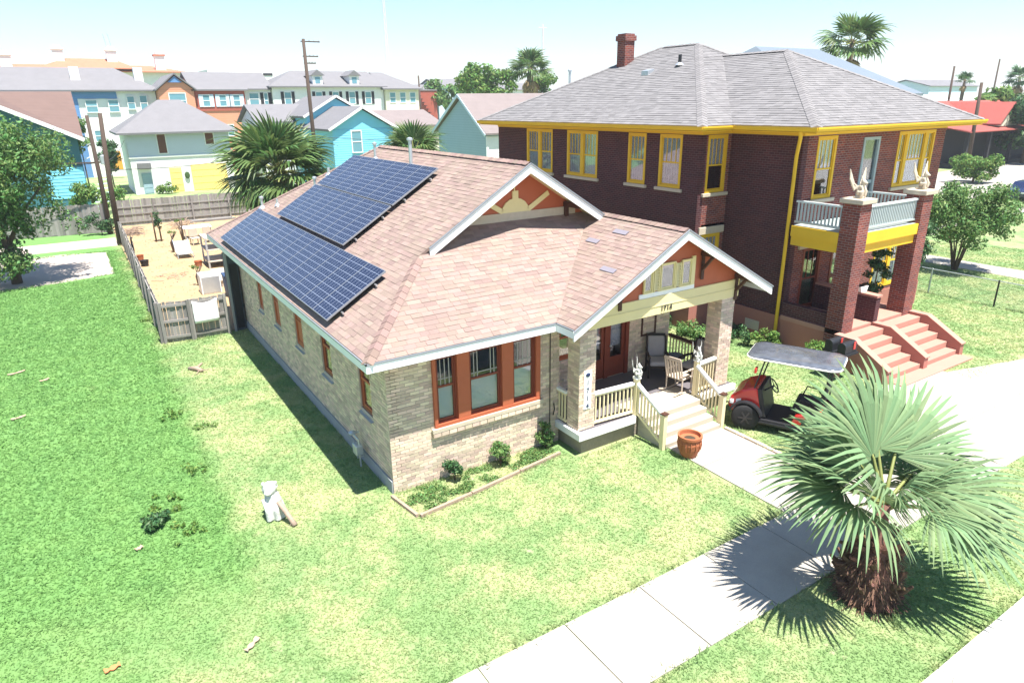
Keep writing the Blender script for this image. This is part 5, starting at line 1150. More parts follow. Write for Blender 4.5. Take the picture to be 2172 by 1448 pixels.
for i, (x, y, h, lab, mm) in enumerate(((12.95,5.2,.6,'dark low foundation plants at the left of the dark brick side wall','leafdk'),(13.1,3.6,.6,'low green foundation plants along the dark brick side wall','leaf'),(14.2,2.6,.6,'foundation plants before the recessed brick corner','leafdk'),(14.6,1.5,.65,'bright green plant at the foot of the yellow downspout','leaflt'),(14.35,-.6,.9,'yellow-green leafy plant beside the mailboxes','leaflt'))):
    tree('foundation_plant', lab, (x,y,0), [([(0,0,0),(0,0,h*.6)],.02,.01)], scatter(30+i, 14, (0,0,h*.5), (.55 if i < 4 else .3,.75 if i < 4 else .3,h*.4), .2), 1300, .055, mm, 'plant', seed=40+i)
tree('trailing_plant', 'leafy climbing plant on the brick house porch by the far pier', (18.5,.2,1.1), [([(0,0,0),(.05,0,2.4)],.03,.01)], scatter(51, 16, (0,0,1.4), (.3,.35,1.1), .22), 1500, .07, 'leafdk', 'plant', seed=51)
MBp = thing('porch_bench', 'black bench with pale legs in the shaded porch of the dark brick house', 'bench', (18.2,.6,1.1)); MB().box(17.7,18.7,.4,.9,1.45,1.52).build('seat', M['black'], MBp); MB().box(17.7,18.7,.86,.92,1.5,1.95).build('backrest', M['black'], MBp)
for x in (17.75, 18.6): MB().box(x,x+.06,.42,.88,1.1,1.45).build('leg', M['silver'], MBp)
tree('weed_clump', 'dark green weed clump growing in the left lawn', (-4.6,1.65,0), [([(0,0,0),(.02,0,.2)],.012,.005)], scatter(61, 10, (0,0,.14), (.3,.26,.1), .12), 800, .055, 'leafdk', 'weed', seed=61)
for i, (x, y, r_, n) in enumerate(((-4.2,1.1,.5,260),(-4.3,2.4,.6,320),(-3.5,3.6,.35,150),(-3.6,7.2,.45,180),(-2.95,5.9,.3,110),(-3.1,17.5,.4,220))):
    tree('lawn_weed', ('loose broad-leaf weeds ' + ('in front of the dark weed clump','behind the dark weed clump','at the edge of the dry strip beside the clump','further up the dry strip edge','midway along the dry strip edge','at the foot of the left yard fence')[i]), (x,y,0), [], scatter(70+i, 8, (0,0,.06), (r_,r_,.03), .1), n, .045, 'leaflt', 'weed', seed=70+i)
# pruned yard shrubs, trellis plant
for i, (x, y, h, lab) in enumerate(((-.5,22.2,.95,'pruned bare shrub nearest the air conditioner'),(-.4,31.4,1.25,'pruned bare shrub in the middle of the sand yard'),(.6,35.0,1.35,'pruned bare shrub near the garden table'))):
    rs = random.Random(i); lm = [([(0,0,0),(rs.uniform(-.1,.1),rs.uniform(-.1,.1),h*.5),(rs.uniform(-.35,.35),rs.uniform(-.3,.3),h)],.045,.015) for _ in range(6)]
    tree('pruned_shrub', lab, (x,y,.03), lm, scatter(80+i, 5, (0,0,h), (.3,.3,.1), .1), 90, .05, 'leaflt', 'shrub', seed=80+i)
tree('trellis_plant', 'vine covered trellis standing before the back yard fence', (-.85,35.8,0), [([(0,0,0),(0,0,1.9)],.05,.04),([(.3,0,0),(.3,0,1.9)],.05,.04)], scatter(91, 14, (.15,0,1.3), (.25,.15,.7), .16), 700, .06, 'leafdk', 'plant', seed=91)
tree('alley_shrub', 'round green shrub in front of the alley fence by the poles', (-3.6,41.2,0), [([(0,0,0),(0,0,.8)],.03,.01)], scatter(92, 16, (0,0,.75), (.9,.4,.6), .3), 1500, .08, 'leafdk', 'shrub', seed=92)
tree('alley_bush', 'bright green bush behind the alley fence', (-3.2,46.5,0), [([(0,0,0),(0,0,1.6)],.05,.02)], scatter(93, 20, (-.3,0,2.2), (1.8,1.2,1.0), .5), 2600, .12, 'leaflt', 'bush', seed=93)
tree('garage_plant', 'yellow-green plant at the foot of the white garage', (3.2,63.6,0), [([(0,0,0),(0,0,.5)],.03,.01)], scatter(94, 10, (0,0,.6), (1.0,.5,.4), .35), 900, .12, 'leaflt', 'plant', seed=94)
tree('courtyard_tree', 'dark small tree left of the white garage', (-1.2,66,0), [([(0,0,0),(0,0,3)],.08,.03)], scatter(95, 16, (0,0,3.6), (1.0,1.0,1.6), .6), 1800, .16, 'leafdk', seed=95)
tree('slim_tree', 'slim grey-green tree beside the blue townhouse entrance', (-3.4,60,0), [([(0,0,0),(0,0,5)],.08,.03)], scatter(96, 14, (0,0,5.6), (.7,.7,1.7), .5), 1200, .15, 'leaf', seed=96)
tree('skyline_tree', 'bright green tree on the skyline left of the tall palm', (51.5,82,0), [([(0,0,0),(0,0,9)],.3,.1)], scatter(97, 34, (0,0,11), (4.2,3,2.6), 1.3), 5200, .34, 'leaflt', seed=97)
tree('skyline_tree', 'small bright green tree on the skyline right of the tall palm', (63,84,0), [([(0,0,0),(0,0,9)],.3,.1)], scatter(98, 18, (0,0,11), (2.0,2,1.9), 1.0), 2200, .34, 'leaflt', seed=98)
tree('skyline_tree', 'pale distant tree before the light blue houses', (60,112,0), [([(0,0,0),(0,0,8)],.3,.1)], scatter(99, 24, (0,0,9.5), (5,3,2.4), 1.5), 2600, .45, 'leaf', seed=99)
tree('roadside_tree', 'dark green tree cropped by the right edge near the red roofed house', (98,27,0), [([(0,0,0),(0,0,4)],.25,.1)], scatter(100, 40, (1.5,0,5.0), (5,3.5,3.6), 1.4), 6000, .32, 'leafdk', seed=100)
tree('drive_bush', 'light green bush between the balcony and the driveway', (71,20.5,0), [([(0,0,0),(0,0,2)],.12,.05)], scatter(101, 36, (0,0,1.5), (2.2,2.0,1.3), .6), 5000, .16, 'leaflt', 'bush', seed=101)
tree('drive_bush', 'yellow green bush on the roofline beyond the red roofed house', (112,37,0), [([(0,0,0),(0,0,4)],.2,.1)], scatter(102, 18, (0,0,7.2), (4,3,1.6), 1.2), 1800, .4, 'leaflt', 'bush', seed=102)
tree('fence_weed', 'dry brown scrub at the foot of the chain-link fence', (26.4,-2.0,0), [], scatter(103, 8, (0,0,.2), (.4,.7,.15), .15), 500, .06, 'dry', 'shrub', seed=103)

# flower-bed ground cover
def bed():
    rs = np.random.default_rng(77); mb = MB()
    cl = [((rs.uniform(.15,4.1), rs.uniform(-.95,-.1), .04), (.16,.14,.05)) for _ in range(70)]
    cl = [c for c in cl if c[0][1] > -1.05+.12*c[0][0]]
    leaves(mb, cl, 5200, .03, rs); mb.build('bed_ground_cover', M['leaf'], label='low green ground cover in the bed under the front windows', cat='ground cover', kind='stuff')
bed()
# ================================================================== background buildings
def wm(n, c, **k): M[n] = pm(n, c, k.pop('rough',.8), k.pop('var',.06), k.pop('scale',1), **k)
wm('bwhite',(.74,.74,.73), var=.1); wm('bblue',(.12,.25,.48), lines=(.2,.25)); wm('borange',(.66,.29,.18), var=.1, lines=(.22,.18)); wm('bred',(.38,.1,.07), var=.1, lines=(.22,.25)); wm('broof',(.17,.165,.172), var=.14, lines=(.11,.22)); wm('broof2',(.2,.165,.158), var=.14, lines=(.11,.22)); wm('bbrown',(.15,.098,.082), var=.16, lines=(.11,.25)); wm('bteal',(.05,.16,.19))
wm('bturq',(.2,.56,.72)); wm('bgrey',(.3,.42,.48), lines=(.2,.15)); wm('bclap',(.55,.6,.66)); wm('byel',(.8,.62,.2)); wm('btile',(.5,.17,.1), var=.2, lines=(.12,.3)); wm('bpane',(.14,.3,.36), rough=.15); wm('bdark',(.03,.03,.035)); wm('bwoodd',(.14,.06,.035)); wm('bmetal',(.15,.18,.21), rough=.5); wm('bsage',(.42,.46,.42)); wm('borg2',(.6,.3,.05)); wm('bcream',(.7,.67,.52), lines=(.2,.15))
wm('bpale',(.55,.66,.74), lines=(.2,.15)); wm('bredr',(.3,.075,.06))
def clap(mb, ax, c, u0, u1, z0, z1, h=.2):
    z = z0
    while z < z1-.01:
        zz = min(z+h, z1)
        if ax == 'y': mb.prism([(u0,c-.035,z),(u0,c,z),(u0,c,zz),(u0,c-.012,zz)], (u1-u0,0,0))
        else: mb.prism([(c-.035,u0,z),(c,u0,z),(c,u0,zz),(c-.012,u0,zz)], (0,u1-u0,0))
        z += h
def bwin(par, y, x0, x1, z0, z1, fm='bwhite', pm_='bpane', sh=None, ax='y', mid=True):
    f = MB(); t = .09
    for a, b, p, q in ((x0,x0+t,z0,z1),(x1-t,x1,z0,z1),(x0+t,x1-t,z1-t,z1),(x0+t,x1-t,z0,z0+t)): bx(f, ax, y, a, b, -.02, .06, p, q)
    if mid: bx(f, ax, y, x0+t, x1-t, -.01, .05, (z0+z1)/2-.04, (z0+z1)/2+.04)
    w_ = f.build('window', M[fm], par); bx(MB(), ax, y, x0+t, x1-t, .002, .025, z0+t, z1-t).build('pane', M[pm_], w_)
    if sh:
        for a, b in ((x0-.42,x0-.02),(x1+.02,x1+.42)): bx(MB(), ax, y, a, b, .002, .06, z0, z1).build('shutter', M[sh], w_)
def roofgen(par, kind, x0, x1, y0, y1, z, h, ov, m, ridge=None, th=.18):
    a, b, c, d = x0-ov, x1+ov, y0-ov, y1+ov; mb = MB()
    if kind == 'gx': pl = [[(a,c,z),(b,c,z),(b,(c+d)/2,z+h),(a,(c+d)/2,z+h)],[(a,d,z),(a,(c+d)/2,z+h),(b,(c+d)/2,z+h),(b,d,z)]]
    elif kind == 'gy': mx = (a+b)/2; pl = [[(a,c,z),(mx,c,z+h),(mx,d,z+h),(a,d,z)],[(b,c,z),(b,d,z),(mx,d,z+h),(mx,c,z+h)]]
    else:
        r0, r1 = ridge; my = (c+d)/2
        if kind == 'hx': pl = [[(a,c,z),(b,c,z),(r1,my,z+h),(r0,my,z+h)],[(a,d,z),(r0,my,z+h),(r1,my,z+h),(b,d,z)],[(a,c,z),(r0,my,z+h),(a,d,z)],[(b,c,z),(b,d,z),(r1,my,z+h)]]
    for p in pl: mb.prism(p, (0,0,-th))
    return mb.build('roof', M[m], par)
def bld(name, label, x0, x1, y0, y1, z1, wall, roof, cat='house', siding=None, group=None, z0=0):
    B = thing(name, label, cat, ((x0+x1)/2, y0, 0), 0, group); w_ = MB().box(x0,x1,y0,y1,z0-.05,z1)
    kind = roof[0]
    if kind == 'gy': w_.prism([(x0,y0,z1-.02),(x1,y0,z1-.02),((x0+x1)/2,y0,z1+roof[1]-.3)], (0,y1-y0,0))
    if kind == 'gx': w_.prism([(x0,y0,z1-.02),(x0,y1,z1-.02),(x0,(y0+y1)/2,z1+roof[1]-.3)], (x1-x0,0,0))
    w_.build('wall', M[wall], B); roofgen(B, kind, x0, x1, y0, y1, z1, roof[1], roof[2], roof[3], roof[4] if len(roof) > 4 else None); return B
# garage house
B = bld('garage_house', 'white two-storey garage house with grey hip roof and yellow garage doors', .5, 9.9, 64.6, 73, 5.85, 'bwhite', ('hx',3.0,.8,'broof',(4.3,6.4)))
mb = MB(); clap(mb, 'y', 64.598, .5, 9.9, 3.6, 5.8, .22); mb.build('clapboard', M['bclap'], B)
MB().box(.42,9.98,64.5,64.6,3.45,3.6).build('belt_board', M['bwhite'], B)
for x0, x1, z0, z1 in ((3.1,4.0,3.75,5.7),(7.5,8.45,4.45,5.7)): bwin(B, 64.55, x0, x1, z0, z1, 'bwhite', 'bwoodd', mid=False)
for x0, x1, z1, m in ((1.25,2.1,2.0,'bgrey'),(3.8,4.9,2.4,'byel'),(5.8,9.2,2.6,'byel')):
    d = MB().box(x0,x1,64.52,64.6,0,z1).build('garage_door' if m == 'byel' else 'door', M[m], B)
    for k in range(4): MB().box(x0+.06,x1-.06,64.5,64.52,.1+k*z1/4,.04+(k+1)*z1/4-.06).build('panel', M[m], d)
MB().ball((5.35,64.45,1.6),(.25,.06,.35)).build('wreath', M['leafdk'], B); MB().box(1.0,2.2,64.0,64.5,2.5,3.0).build('air_conditioner', M['broof'], B)
# left teal house
B = thing('teal_house', 'dark teal house with brown shingle roof at the left edge', 'house', (-8,51,0))
w_ = MB(); w_.prism([(-14,50.3,0),(-3.7,50.3,0),(-3.7,50.3,6.1),(-14,50.3,11.4)], (0,.2,0)); w_.prism([(-3.9,50.5,0),(-3.9,59.6,0),(-3.9,59.6,9.1),(-3.9,50.5,6.2)], (.2,0,0)); w_.build('wall', M['bteal'], B)
MB().prism([(-3.3,49.6,5.95),(-3.25,60,9.5),(-8.8,55.2,9.42),(-14,49.6,11.4)], (0,0,-.2)).build('roof', M['bbrown'], B); MB().bar((-14,49.55,11.35),(-3.25,49.55,5.88),.12,.28).build('bargeboard', M['bwhite'], B)
for k in range(9): MB().box(-3.65+k*.12,-2.6+k*.1,50.6+k*.28,50.85+k*.28,.4+k*.32,.46+k*.32).build('stair_tread', M['bpale'], B)
for y in (50.6, 53.1): MB().tube([(-2.7,y,0),(-2.7,y,4.6)], .06).build('stair_post', M['bwhite'], B)
MB().bar((-3.5,50.5,4.4),(-2.5,50.5,4.9),.06,.06).build('stair_rail', M['bwhite'], B); bwin(B, 50.3, -8.4, -7.5, 5.6, 7.2)
mb = MB(); clap(mb, 'y', 50.29, -6.2, -3.75, 1.6, 3.9, .25); mb.build('siding', M['bturq'], B)
# townhouses
B = bld('townhouse', 'white and blue townhouse under a long pale grey roof', -26, 6.35, 88, 99, 10.2, 'bwhite', ('hx',2.75,.6,'broof',(-22,2.6)), 'townhouse')
mb = MB(); mb.box(-4.1,-2.2,87.9,87.998,0,10.0); mb.box(-2.2,2.0,87.9,87.998,9.2,10.0); mb.build('blue_panel', M['bblue'], B)
for x0, x1, z0, z1 in ((-1.5,-.2,7.6,9.1),(.9,2.1,7.6,9.1),(3.0,3.9,7.9,9.5),(4.4,5.3,7.7,9.6),(-1.2,-.1,4.2,5.6),(2.0,3.0,4.4,5.4)): bwin(B, 87.88, x0, x1, z0, z1)
MB().box(-.4,1.0,84.6,84.8,1.0,3.2).build('orange_door', M['borg2'], B)
MB().box(-26,-4.1,86,86.2,0,9.6).build('wall', M['bpale'], B)
for x in (-1.9, 5.0): MB().box(x-.5,x+.5,90,91,11.2,12.9).build('roof_vent', M['bwhite'], B)
B = bld('townhouse', 'orange townhouse with a steep front gable', 6.45, 10.5, 85.6, 97, 10.2, 'borange', ('gy',1.9,.35,'broof'), 'townhouse')
bwin(B, 85.6, 7.5, 9.5, 8.0, 9.8); bwin(B, 85.6, 7.6, 9.4, 4.2, 6.2); MB().prism([(7.6,85.4,11.0),(9.3,85.4,11.0),(8.47,85.4,11.75)], (0,.15,0)).build('gable_panel', M['bblue'], B)
B = bld('townhouse', 'brick-red townhouse with white shuttered windows beside the orange gable', 10.6, 16.7, 86, 97, 10.2, 'borange', ('gx',2.3,.4,'broof'), 'townhouse')
MB().box(10.62,16.68,85.9,85.99,7.6,10.1).build('red_panel', M['bred'], B)
for x0 in (11.4, 13.4, 15.1): bwin(B, 85.88, x0, x0+.95, 8.1, 9.6, sh='bpale')
bwin(B, 85.98, 13.9, 14.8, 4.4, 5.9); bwin(B, 85.98, 11.6, 12.5, 4.4, 5.9)
B = bld('townhouse', 'narrow white townhouse with tall dark shutters between red and long white ones', 16.8, 20.2, 86.5, 97, 10.3, 'bwhite', ('gx',2.2,.4,'broof'), 'townhouse'); bwin(B, 86.5, 17.3, 18.6, 8.2, 9.8); bwin(B, 86.5, 19.2, 19.8, 7.8, 9.8, sh='bdark')
B = bld('townhouse', 'long white townhouse with black shutters, dormers and pinkish grey roof', 20.3, 36.2, 86, 97, 10.6, 'bwhite', ('hx',2.2,.5,'broof',(24.5,36.0)), 'townhouse')
for x0 in (21.3, 25.6, 28.0, 30.4, 32.8): bwin(B, 86, x0+.5, x0+1.5, 8.2, 9.9, sh='bdark')
for x0 in (22, 26.5, 31): bwin(B, 86, x0, x0+1.0, 4.6, 6.1)
for x in (26.7, 32.0):
    d = MB(); d.box(x-.7,x+.7,86.2,89,10.8,12.0); dd = d.build('dormer', M['bwhite'], B); r = MB(); r.prism([(x-1.0,86,12.0),(x+1.0,86,12.0),(x,86,12.75)], (0,3.5,0)); r.build('dormer_roof', M['broof'], dd); MB().box(x-.35,x+.35,86.17,86.199,11.0,11.8).build('pane', M['bpane'], dd)
B = bld('townhouse', 'cream end townhouse with three small windows right of the shuttered row', 36.3, 41.6, 85.5, 97, 10.3, 'bcream', ('hx',2.4,.5,'broof',(36.3,38.2)), 'townhouse')
for x0 in (36.9, 38.5, 40.1): bwin(B, 85.5, x0, x0+1.0, 8.3, 9.8)
MB().box(36.3,42,84.6,85.5,6.6,6.8).build('porch_roof', M['bwhite'], B)
for x in (37, 38.4, 39.8, 41.4): MB().box(x,x+.2,84.7,84.9,0,6.6).build('porch_column', M['bwhite'], B)
# hotel, parking structure
B = bld('tile_roof_hotel', 'large white building with orange tile roof and pale chimneys on the skyline', -40, 18.5, 150, 170, 14.9, 'bwhite', ('hx',1.6,1.2,'btile',(-30,14)), 'building')
roofgen(B, 'hx', -5, 9.5, 148.5, 160, 15.4, 2.0, 1, 'btile', (-1,7))
for x, zt in ((-10.7,18.1),(-2.2,19.3),(6.8,19.3),(15.3,18.5)):
    c_ = MB().box(x-.9,x+.9,152,153.6,15,zt-.5).build('chimney', M['bwhite'], B); MB().box(x-1.1,x+1.1,151.8,153.8,zt-.5,zt-.2).build('chimney_cap', M['btile'] if x > 12 else M['bwhite'], c_); MB().box(x-.6,x+.6,152.2,153.4,zt-.2,zt+.3).build('chimney_top', M['bwhite'], c_)
for x in (6.3, 7.1): MB().tube([(x,152.5,19),(x-.3,152.5,21.8)], .06).build('antenna', M['galv'], B)
B = thing('parking_structure', 'white flat-topped parking structure with dark slots on the skyline', 'building', (29,140,0)); MB().box(22,36,140,155,0,15.0).build('wall', M['bwhite'], B)
for x0 in (23.6, 26.0, 30.3, 32.6): MB().box(x0,x0+1.9,139.9,139.99,14.0,14.45).build('opening', M['bdark'], B)
# turquoise gables
B = bld('turquoise_house', 'turquoise clapboard house with nearest front gable behind the bungalow', 16.0, 21.9, 50, 60, 6.05, 'bturq', ('gy',1.95,.35,'broof'))
mb = MB(); clap(mb, 'y', 49.998, 16.0, 21.9, 2.5, 6.0, .2); mb.build('clapboard', M['bturq'], B); bwin(B, 49.95, 17.7, 18.75, 3.9, 5.9)
for s in (-1, 1): MB().bar((18.95,49.63,7.92),(18.95+s*3.35,49.63,5.98),.05,.22).build('bargeboard', M['bwhite'], B)
B = bld('turquoise_house', 'turquoise house whose gable rises left of and behind the nearest one', 16.2, 22.4, 58, 68, 7.1, 'bturq', ('gy',1.95,.35,'broof'))
for s in (-1, 1): MB().bar((19.3,57.63,8.97),(19.3+s*3.5,57.63,7.02),.05,.22).build('bargeboard', M['bwhite'], B)
bld('grey_roof_house', 'low house with pale grey roof left of the turquoise gables', 12.5, 17.5, 62, 70, 6.6, 'bwhite', ('gx',1.7,.4,'broof'))
bld('grey_roof_house', 'low house with pinkish roof between the turquoise and blue-grey gables', 24, 32, 60, 70, 5.9, 'bcream', ('gx',1.6,.4,'broof2'))
# blue-grey house: gable end faces -X
B = thing('blue_grey_house', 'blue-grey house with gable end and beige roof behind the bungalow ridge', 'house', (26,37,0))
w_ = MB(); w_.prism([(24,36.2,0),(24,44.6,0),(24,44.6,6.0),(24,40.2,8.55),(24,36.2,5.9)], (12,0,0)); w_.build('wall', M['bgrey'], B)
MB().prism([(23.7,35.8,5.7),(36.4,35.8,5.7),(36.4,40.2,8.75),(23.7,40.2,8.75)], (0,0,.14)).build('roof', M['broof2'], B); MB().prism([(23.7,45.2,5.7),(23.7,40.2,8.75),(36.4,40.2,8.75),(36.4,45.2,5.7)], (0,0,.14)).build('roof', M['broof2'], B)
for y, z in ((35.8,5.68),(45.2,5.68)): MB().bar((23.65,y,z),(23.65,40.2,8.76),.06,.2).build('bargeboard', M['bpale'], B)
mb = MB(); clap(mb, 'y', 36.198, 24.0, 36, .5, 5.6, .2); mb.build('clapboard', M['bwhite'], B); MB().box(23.95,24.15,36.1,36.16,.2,5.6).build('corner_board', M['bwhite'], B); bwin(B, 36.15, 25.4, 26.4, 3.4, 5.4, 'bwhite', 'bdark')
# far middle
B = bld('stair_building', 'far dark red brick building with outside stairs', 50.5, 57, 110, 120, 10.6, 'bred', ('gx',.3,.1,'broof'), 'building')
for k in range(8): MB().box(53+k*.4,53.4+k*.4,109.4,110,9.5-k*.6,9.62-k*.6).build('stair_tread', M['bdark'], B)
for x0, w0, z, m, lab in ((58,9,12.2,'bwhite','white gabled house far behind the brick stair building'),(67.5,7,13.4,'bpale','pale blue house first from the left on the far skyline'),(75,7,13.6,'bpale','pale blue house second from the left on the far skyline'),(83,10,12.6,'bwhite','white low house far behind the skyline trees')):
    B = bld('distant_house', lab, x0, x0+w0, 130, 140, z-1.6, m, ('gx',1.6,.4,'broof'))
    for k in range(2): bwin(B, 130, x0+1.2+k*2.8, x0+2.4+k*2.8, z-4.6, z-2.6)
# right-hand background
B = bld('metal_roof_house', 'house with pale blue metal hip roof behind the grey shingle roof', 38.5, 50, 17.5, 31, 8.4, 'bwhite', ('hx',3.5,1.0,'bmetal',(40.8,48.5)))
B = bld('arch_building', 'low sage building with arched openings and white parapet at right', 126, 165, 60, 75, 7.4, 'bsage', ('hx',.3,.3,'bwhite',(130,160)), 'building'); MB().box(125.5,165.5,59.6,60,7.7,8.6).build('parapet', M['bwhite'], B)
for x in (138, 144, 150): MB().prism([(x+2*math.cos(R(a)),59.85,4.6+2*math.sin(R(a))) for a in range(0,181,20)]+[(x-2,59.85,0),(x+2,59.85,0)], (0,.14,0)).build('arch', M['bdark'], B)
for x0, x1, y, z, m, lab in ((150,185,95,11.8,'bpale','pale long building beyond the arched building'),(128,150,100,12.0,'bwhite','white block beyond the right-hand poles'),(176,200,80,12.2,'bpale','grey-blue gabled building near the right edge')):
    bld('distant_building', lab, x0, x1, y, y+12, z-1.5, m, ('gx',1.6,.4,'broof'), 'building')
B = bld('red_roof_house', 'house with red roof, dormer gable and deep dark porch at the right edge', 84, 112, 31, 42, 4.6, 'bbrown', ('gx',3.0,.6,'bredr'))
MB().prism([(83.6,27.3,4.15),(112.4,27.3,4.15),(112.4,31,4.75),(83.6,31,4.75)], (0,0,.12)).build('porch_roof', M['bredr'], B); MB().box(84,112,28,30.9,0,.5).build('porch_floor', M['bdark'], B)
for x in (84.6, 90, 96, 102, 108): MB().box(x,x+.4,27.8,28.2,0,4.3).build('porch_column', M['bdark'], B)
MB().box(84.2,111.8,30.8,30.99,.5,4.3).build('porch_wall', M['bdark'], B)
d = MB(); d.prism([(93.2,28.6,4.6),(98.2,28.6,4.6),(95.7,28.6,7.0)], (0,6,0)); dd = d.build('dormer', M['bcream'], B); r = MB(); r.prism([(95.7,28.2,7.3),(92.8,28.2,4.75),(92.8,36,4.75),(95.7,36,7.3)], (0,0,.15)); r.prism([(95.7,28.2,7.3),(98.6,28.2,4.75),(98.6,36,4.75),(95.7,36,7.3)], (0,0,.15)); r.build('dormer_roof', M['bredr'], dd)
for i, x in enumerate((89.5, 99.5)):
    T = thing('porch_chair', ('left','right')[i]+' pale slatted chair before the dark porch of the red roofed house', 'chair', (x,26.3,0), 0, 'chairs before the dark porch'); MB().box(x-.3,x+.3,26.0,26.6,.4,.46).build('seat', M['bcream'], T)
    for k in range(4): MB().box(x-.28+k*.15,x-.16+k*.15,26.6,26.65,.5,1.2).build('slat', M['bcream'], T)
    for p in (-.27,.22): MB().box(x+p,x+p+.05,26.02,26.6,0,.4).build('leg', M['bcream'], T)
# parked car
CR = thing('parked_car', 'dark navy car parked at the right edge beyond the lawn', 'car', (62,12.4,0)); wm('carblue',(.012,.02,.06), rough=.2, coat=.8)
prof = [(0,.35),(0,.75),(.15,.85),(1.1,.95),(1.8,1.42),(3.2,1.45),(4.0,1.0),(4.5,.92),(4.6,.6),(4.55,.35)]
MB().prism([(60.0+x,11.6,z) for x, z in prof], (0,1.75,0)).build('body', M['carblue'], CR, bevel=.08)
MB().prism([(61.25,11.59,.98),(61.85,11.59,1.36),(63.1,11.59,1.38),(63.7,11.59,1.0)], (0,-.01,0)).build('side_window', M['bdark'], CR)
for x in (60.85, 63.7):
    for y in (11.62, 13.3):
        w_ = MB().lathe([(.12,-.1),(.31,-.11),(.34,-.06),(.34,.06),(.31,.11),(.12,.1)], (0,0,0), 20); w_.xf(Matrix.Translation((x,y,.34)) @ Matrix.Rotation(R(90),4,'X')); wo = w_.build('wheel', M['tyre'], CR); h = MB().lathe([(.2,-.112),(.18,-.118),(0,-.12)], (0,0,0), 16); h.xf(Matrix.Translation((x,y,.34)) @ Matrix.Rotation(R(-90),4,'X')); h.build('rim', M['silver'], wo)
for y in (11.75, 12.95): MB().box(59.97,60.03,y,y+.25,.62,.75).build('headlight', M['bwhite'], CR)
# masts
wm('mast',(.72,.66,.7))
for (x, y, h, w0, lab) in ((107,250,62,1.0,'tall pale lattice radio mast fading into the sky'),(131,180,31.5,.5,'thin mast with crossbar on the skyline above the tall palm')):
    T = thing('radio_mast', lab, 'mast', (x,y,0))
    for k in range(3): a = k*2.094; MB().tube([(x+w0*math.cos(a),y+w0*math.sin(a),0),(x+.3*w0*math.cos(a),y+.3*w0*math.sin(a),h)], .09).build('leg', M['mast'], T)
    for k in range(int(h/3)):
        z = k*3.; s = w0*(1-.7*z/h); MB().tube([(x+s*math.cos(0),y,z),(x+s*math.cos(2.094),y+s*math.sin(2.094),z+3)], .05, 5).build('brace', M['mast'], T)
    if h < 40: MB().bar((x-1.6,y,h-1),(x+1.6,y,h-1),.15,.15).build('crossbar', M['mast'], T)
# ================================================================== grass blades
def grass():
    n = 600000
    # more blades close to the camera: sample in polar coordinates round the camera
    d = 5+ (rng.random(n)**1.25)*42; yaw = R(32.5)+ (rng.random(n)-.5)*R(100)
    x = CAM.x+d*np.sin(yaw); y = CAM.y+d*np.cos(yaw)
    def rect(x0,x1,y0,y1): return (x > x0)&(x < x1)&(y > y0)&(y < y1)
    wob = .05*np.sin(x*5.1)+.04*np.sin(x*11.7+1)
    bad = rect(-.05,9.9,-.0,16.2)|rect(4.3,10,-1.0,.1)|rect(6.42,8.54,-5.3,-1.7)|((y > -6.9+wob)&(y < -5.22+wob)&(x < 60))|(y < -9.08)|rect(-2.9,10,14.0,45)|rect(13.6,24.1,4.2,18)|rect(15,24.1,1.3,5)|rect(14.6,19.4,-3.1,1.4)
    bad |= rect(12.95,17.25,-5.3,-2.7)|rect(17,24,-5.3,-3.9)|rect(-9.3,-3.7,26.9,34.4)|((y > 36.2)&(y < 39.6)&(x < -2.9))|rect(32,34,-6,24)
    k = ~bad; x, y, d = x[k], y[k], d[k]; n = len(x)
    h = rng.uniform(.015,.034,n)*np.where((x < -3.1)&(y > -1), 1.25, .9)*np.minimum(2.2, .75+d/22); w = rng.uniform(.006,.012,n)*np.minimum(4, .6+d/13)
    a = rng.random(n)*2*np.pi; ln = rng.uniform(.8,2.4,n)*h
    la = rng.random(n)*2*np.pi
    co = np.empty((n,3,3)); cx, sx = np.cos(a)*w, np.sin(a)*w
    co[:,0] = np.stack([x-cx,y-sx,np.full(n,.0)],1); co[:,1] = np.stack([x+cx,y+sx,np.full(n,.0)],1); co[:,2] = np.stack([x+np.cos(la)*ln,y+np.sin(la)*ln,h],1)
    me = bpy.data.meshes.new('grass'); me.vertices.add(n*3); me.vertices.foreach_set('co', co.ravel()); me.loops.add(n*3); me.loops.foreach_set('vertex_index', np.arange(n*3)); me.polygons.add(n); me.polygons.foreach_set('loop_start', np.arange(n)*3); me.polygons.foreach_set('loop_total', np.full(n,3)); me.update()
    me.materials.append(M['blade']); o = link('lawn_grass', me); tag(o, 'short mown grass covering the lawns round the houses', 'grass', kind='stuff')
grass()
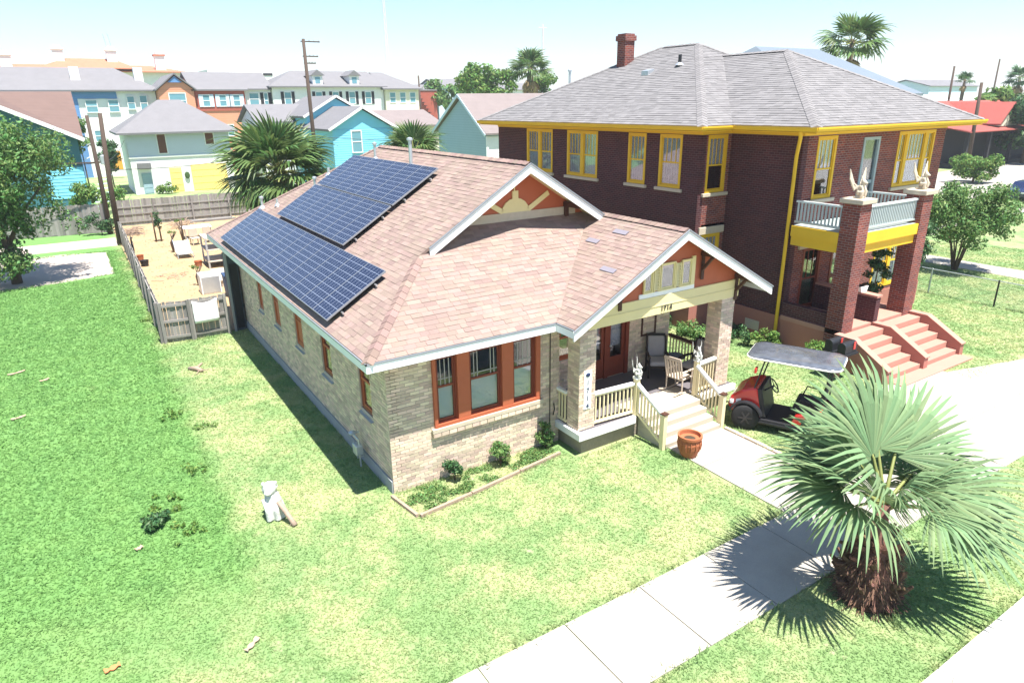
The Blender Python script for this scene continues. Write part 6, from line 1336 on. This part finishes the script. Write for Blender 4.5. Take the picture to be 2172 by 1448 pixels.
def tufts():
    """longer ragged grass along path edges, walls, fences and posts"""
    segs = [((-6,-5.2),(6.4,-5.2),9),((-2,-6.92),(12,-6.92),8),((8.58,-5.1),(8.58,-1.9),6),((6.4,-5.2),(6.4,-1.9),7),((8.6,-5.2),(13,-5.2),8),((-.08,.3),(-.08,14),5),((0,-.06),(4.4,-.06),9),((-3.05,14.1),(-2.8,37.8),10),((-2.95,13.85),(-.6,13.8),10),((12.95,-5.2),(12.95,-2.7),7),((19.4,-2.6),(26,-5.15),6),((2,-9.05),(12,-9.05),10),((15.0,1.2),(15.0,4.2),6),((13.55,4.2),(13.55,9),6),((4.4,-1.05),(6.2,-1.05),10),((-3.7,27.6),(-3.7,34.2),8),((-9,26.7),(-3.7,27.6),8),((26.1,-4.2),(26.1,4.6),10),((5.2,-8.3),(6.2,-7.0),40),((-.05,-.15),(.1,-1.15),16),((.1,-1.17),(4.1,-.66),8)]
    X = []
    for a, b, dens in segs:
        a, b = np.array(a), np.array(b); L_ = np.linalg.norm(b-a); n = int(L_*dens*9); t = rng.random(n)[:,None]; p = a+(b-a)*t+rng.normal(size=(n,2))*.05; keep = (np.sin(p[:,0]*3.1+p[:,1]*2.3)+np.sin(p[:,0]*7.7-p[:,1]*5.1)) > -.7; X.append(p[keep])
    p = np.concatenate(X); n = len(p); x, y = p[:,0], p[:,1]; h = rng.uniform(.04,.13,n); w = rng.uniform(.008,.016,n); a = rng.random(n)*6.28; la = rng.random(n)*6.28; ln = h*rng.uniform(.3,1.2,n)
    co = np.empty((n,3,3)); cx, sx = np.cos(a)*w, np.sin(a)*w; z0 = np.zeros(n)
    co[:,0] = np.stack([x-cx,y-sx,z0],1); co[:,1] = np.stack([x+cx,y+sx,z0],1); co[:,2] = np.stack([x+np.cos(la)*ln,y+np.sin(la)*ln,h],1)
    me = bpy.data.meshes.new('tufts'); me.vertices.add(n*3); me.vertices.foreach_set('co', co.ravel()); me.loops.add(n*3); me.loops.foreach_set('vertex_index', np.arange(n*3)); me.polygons.add(n); me.polygons.foreach_set('loop_start', np.arange(n)*3); me.polygons.foreach_set('loop_total', np.full(n,3)); me.update()
    me.materials.append(M['blade']); o = link('edge_grass', me); tag(o, 'longer ragged grass along path edges, walls and fences', 'grass', kind='stuff')
tufts()
# ================================================================== haze: pale air round the whole scene
hm = bpy.data.materials.new('haze_air'); hm.use_nodes = True; hn = hm.node_tree; hn.nodes.remove(hn.nodes['Principled BSDF'])
pv = hn.nodes.new('ShaderNodeVolumePrincipled'); pv.inputs['Color'].default_value = (.93,.97,1,1); pv.inputs['Density'].default_value = .0005; pv.inputs['Anisotropy'].default_value = .2
hn.links.new(pv.outputs[0], hn.nodes['Material Output'].inputs['Volume'])
MB().box(-1510,2510,-610,2610,-1,64).build('haze', hm, kind='stuff', label='thin pale haze in the air', cat='haze')
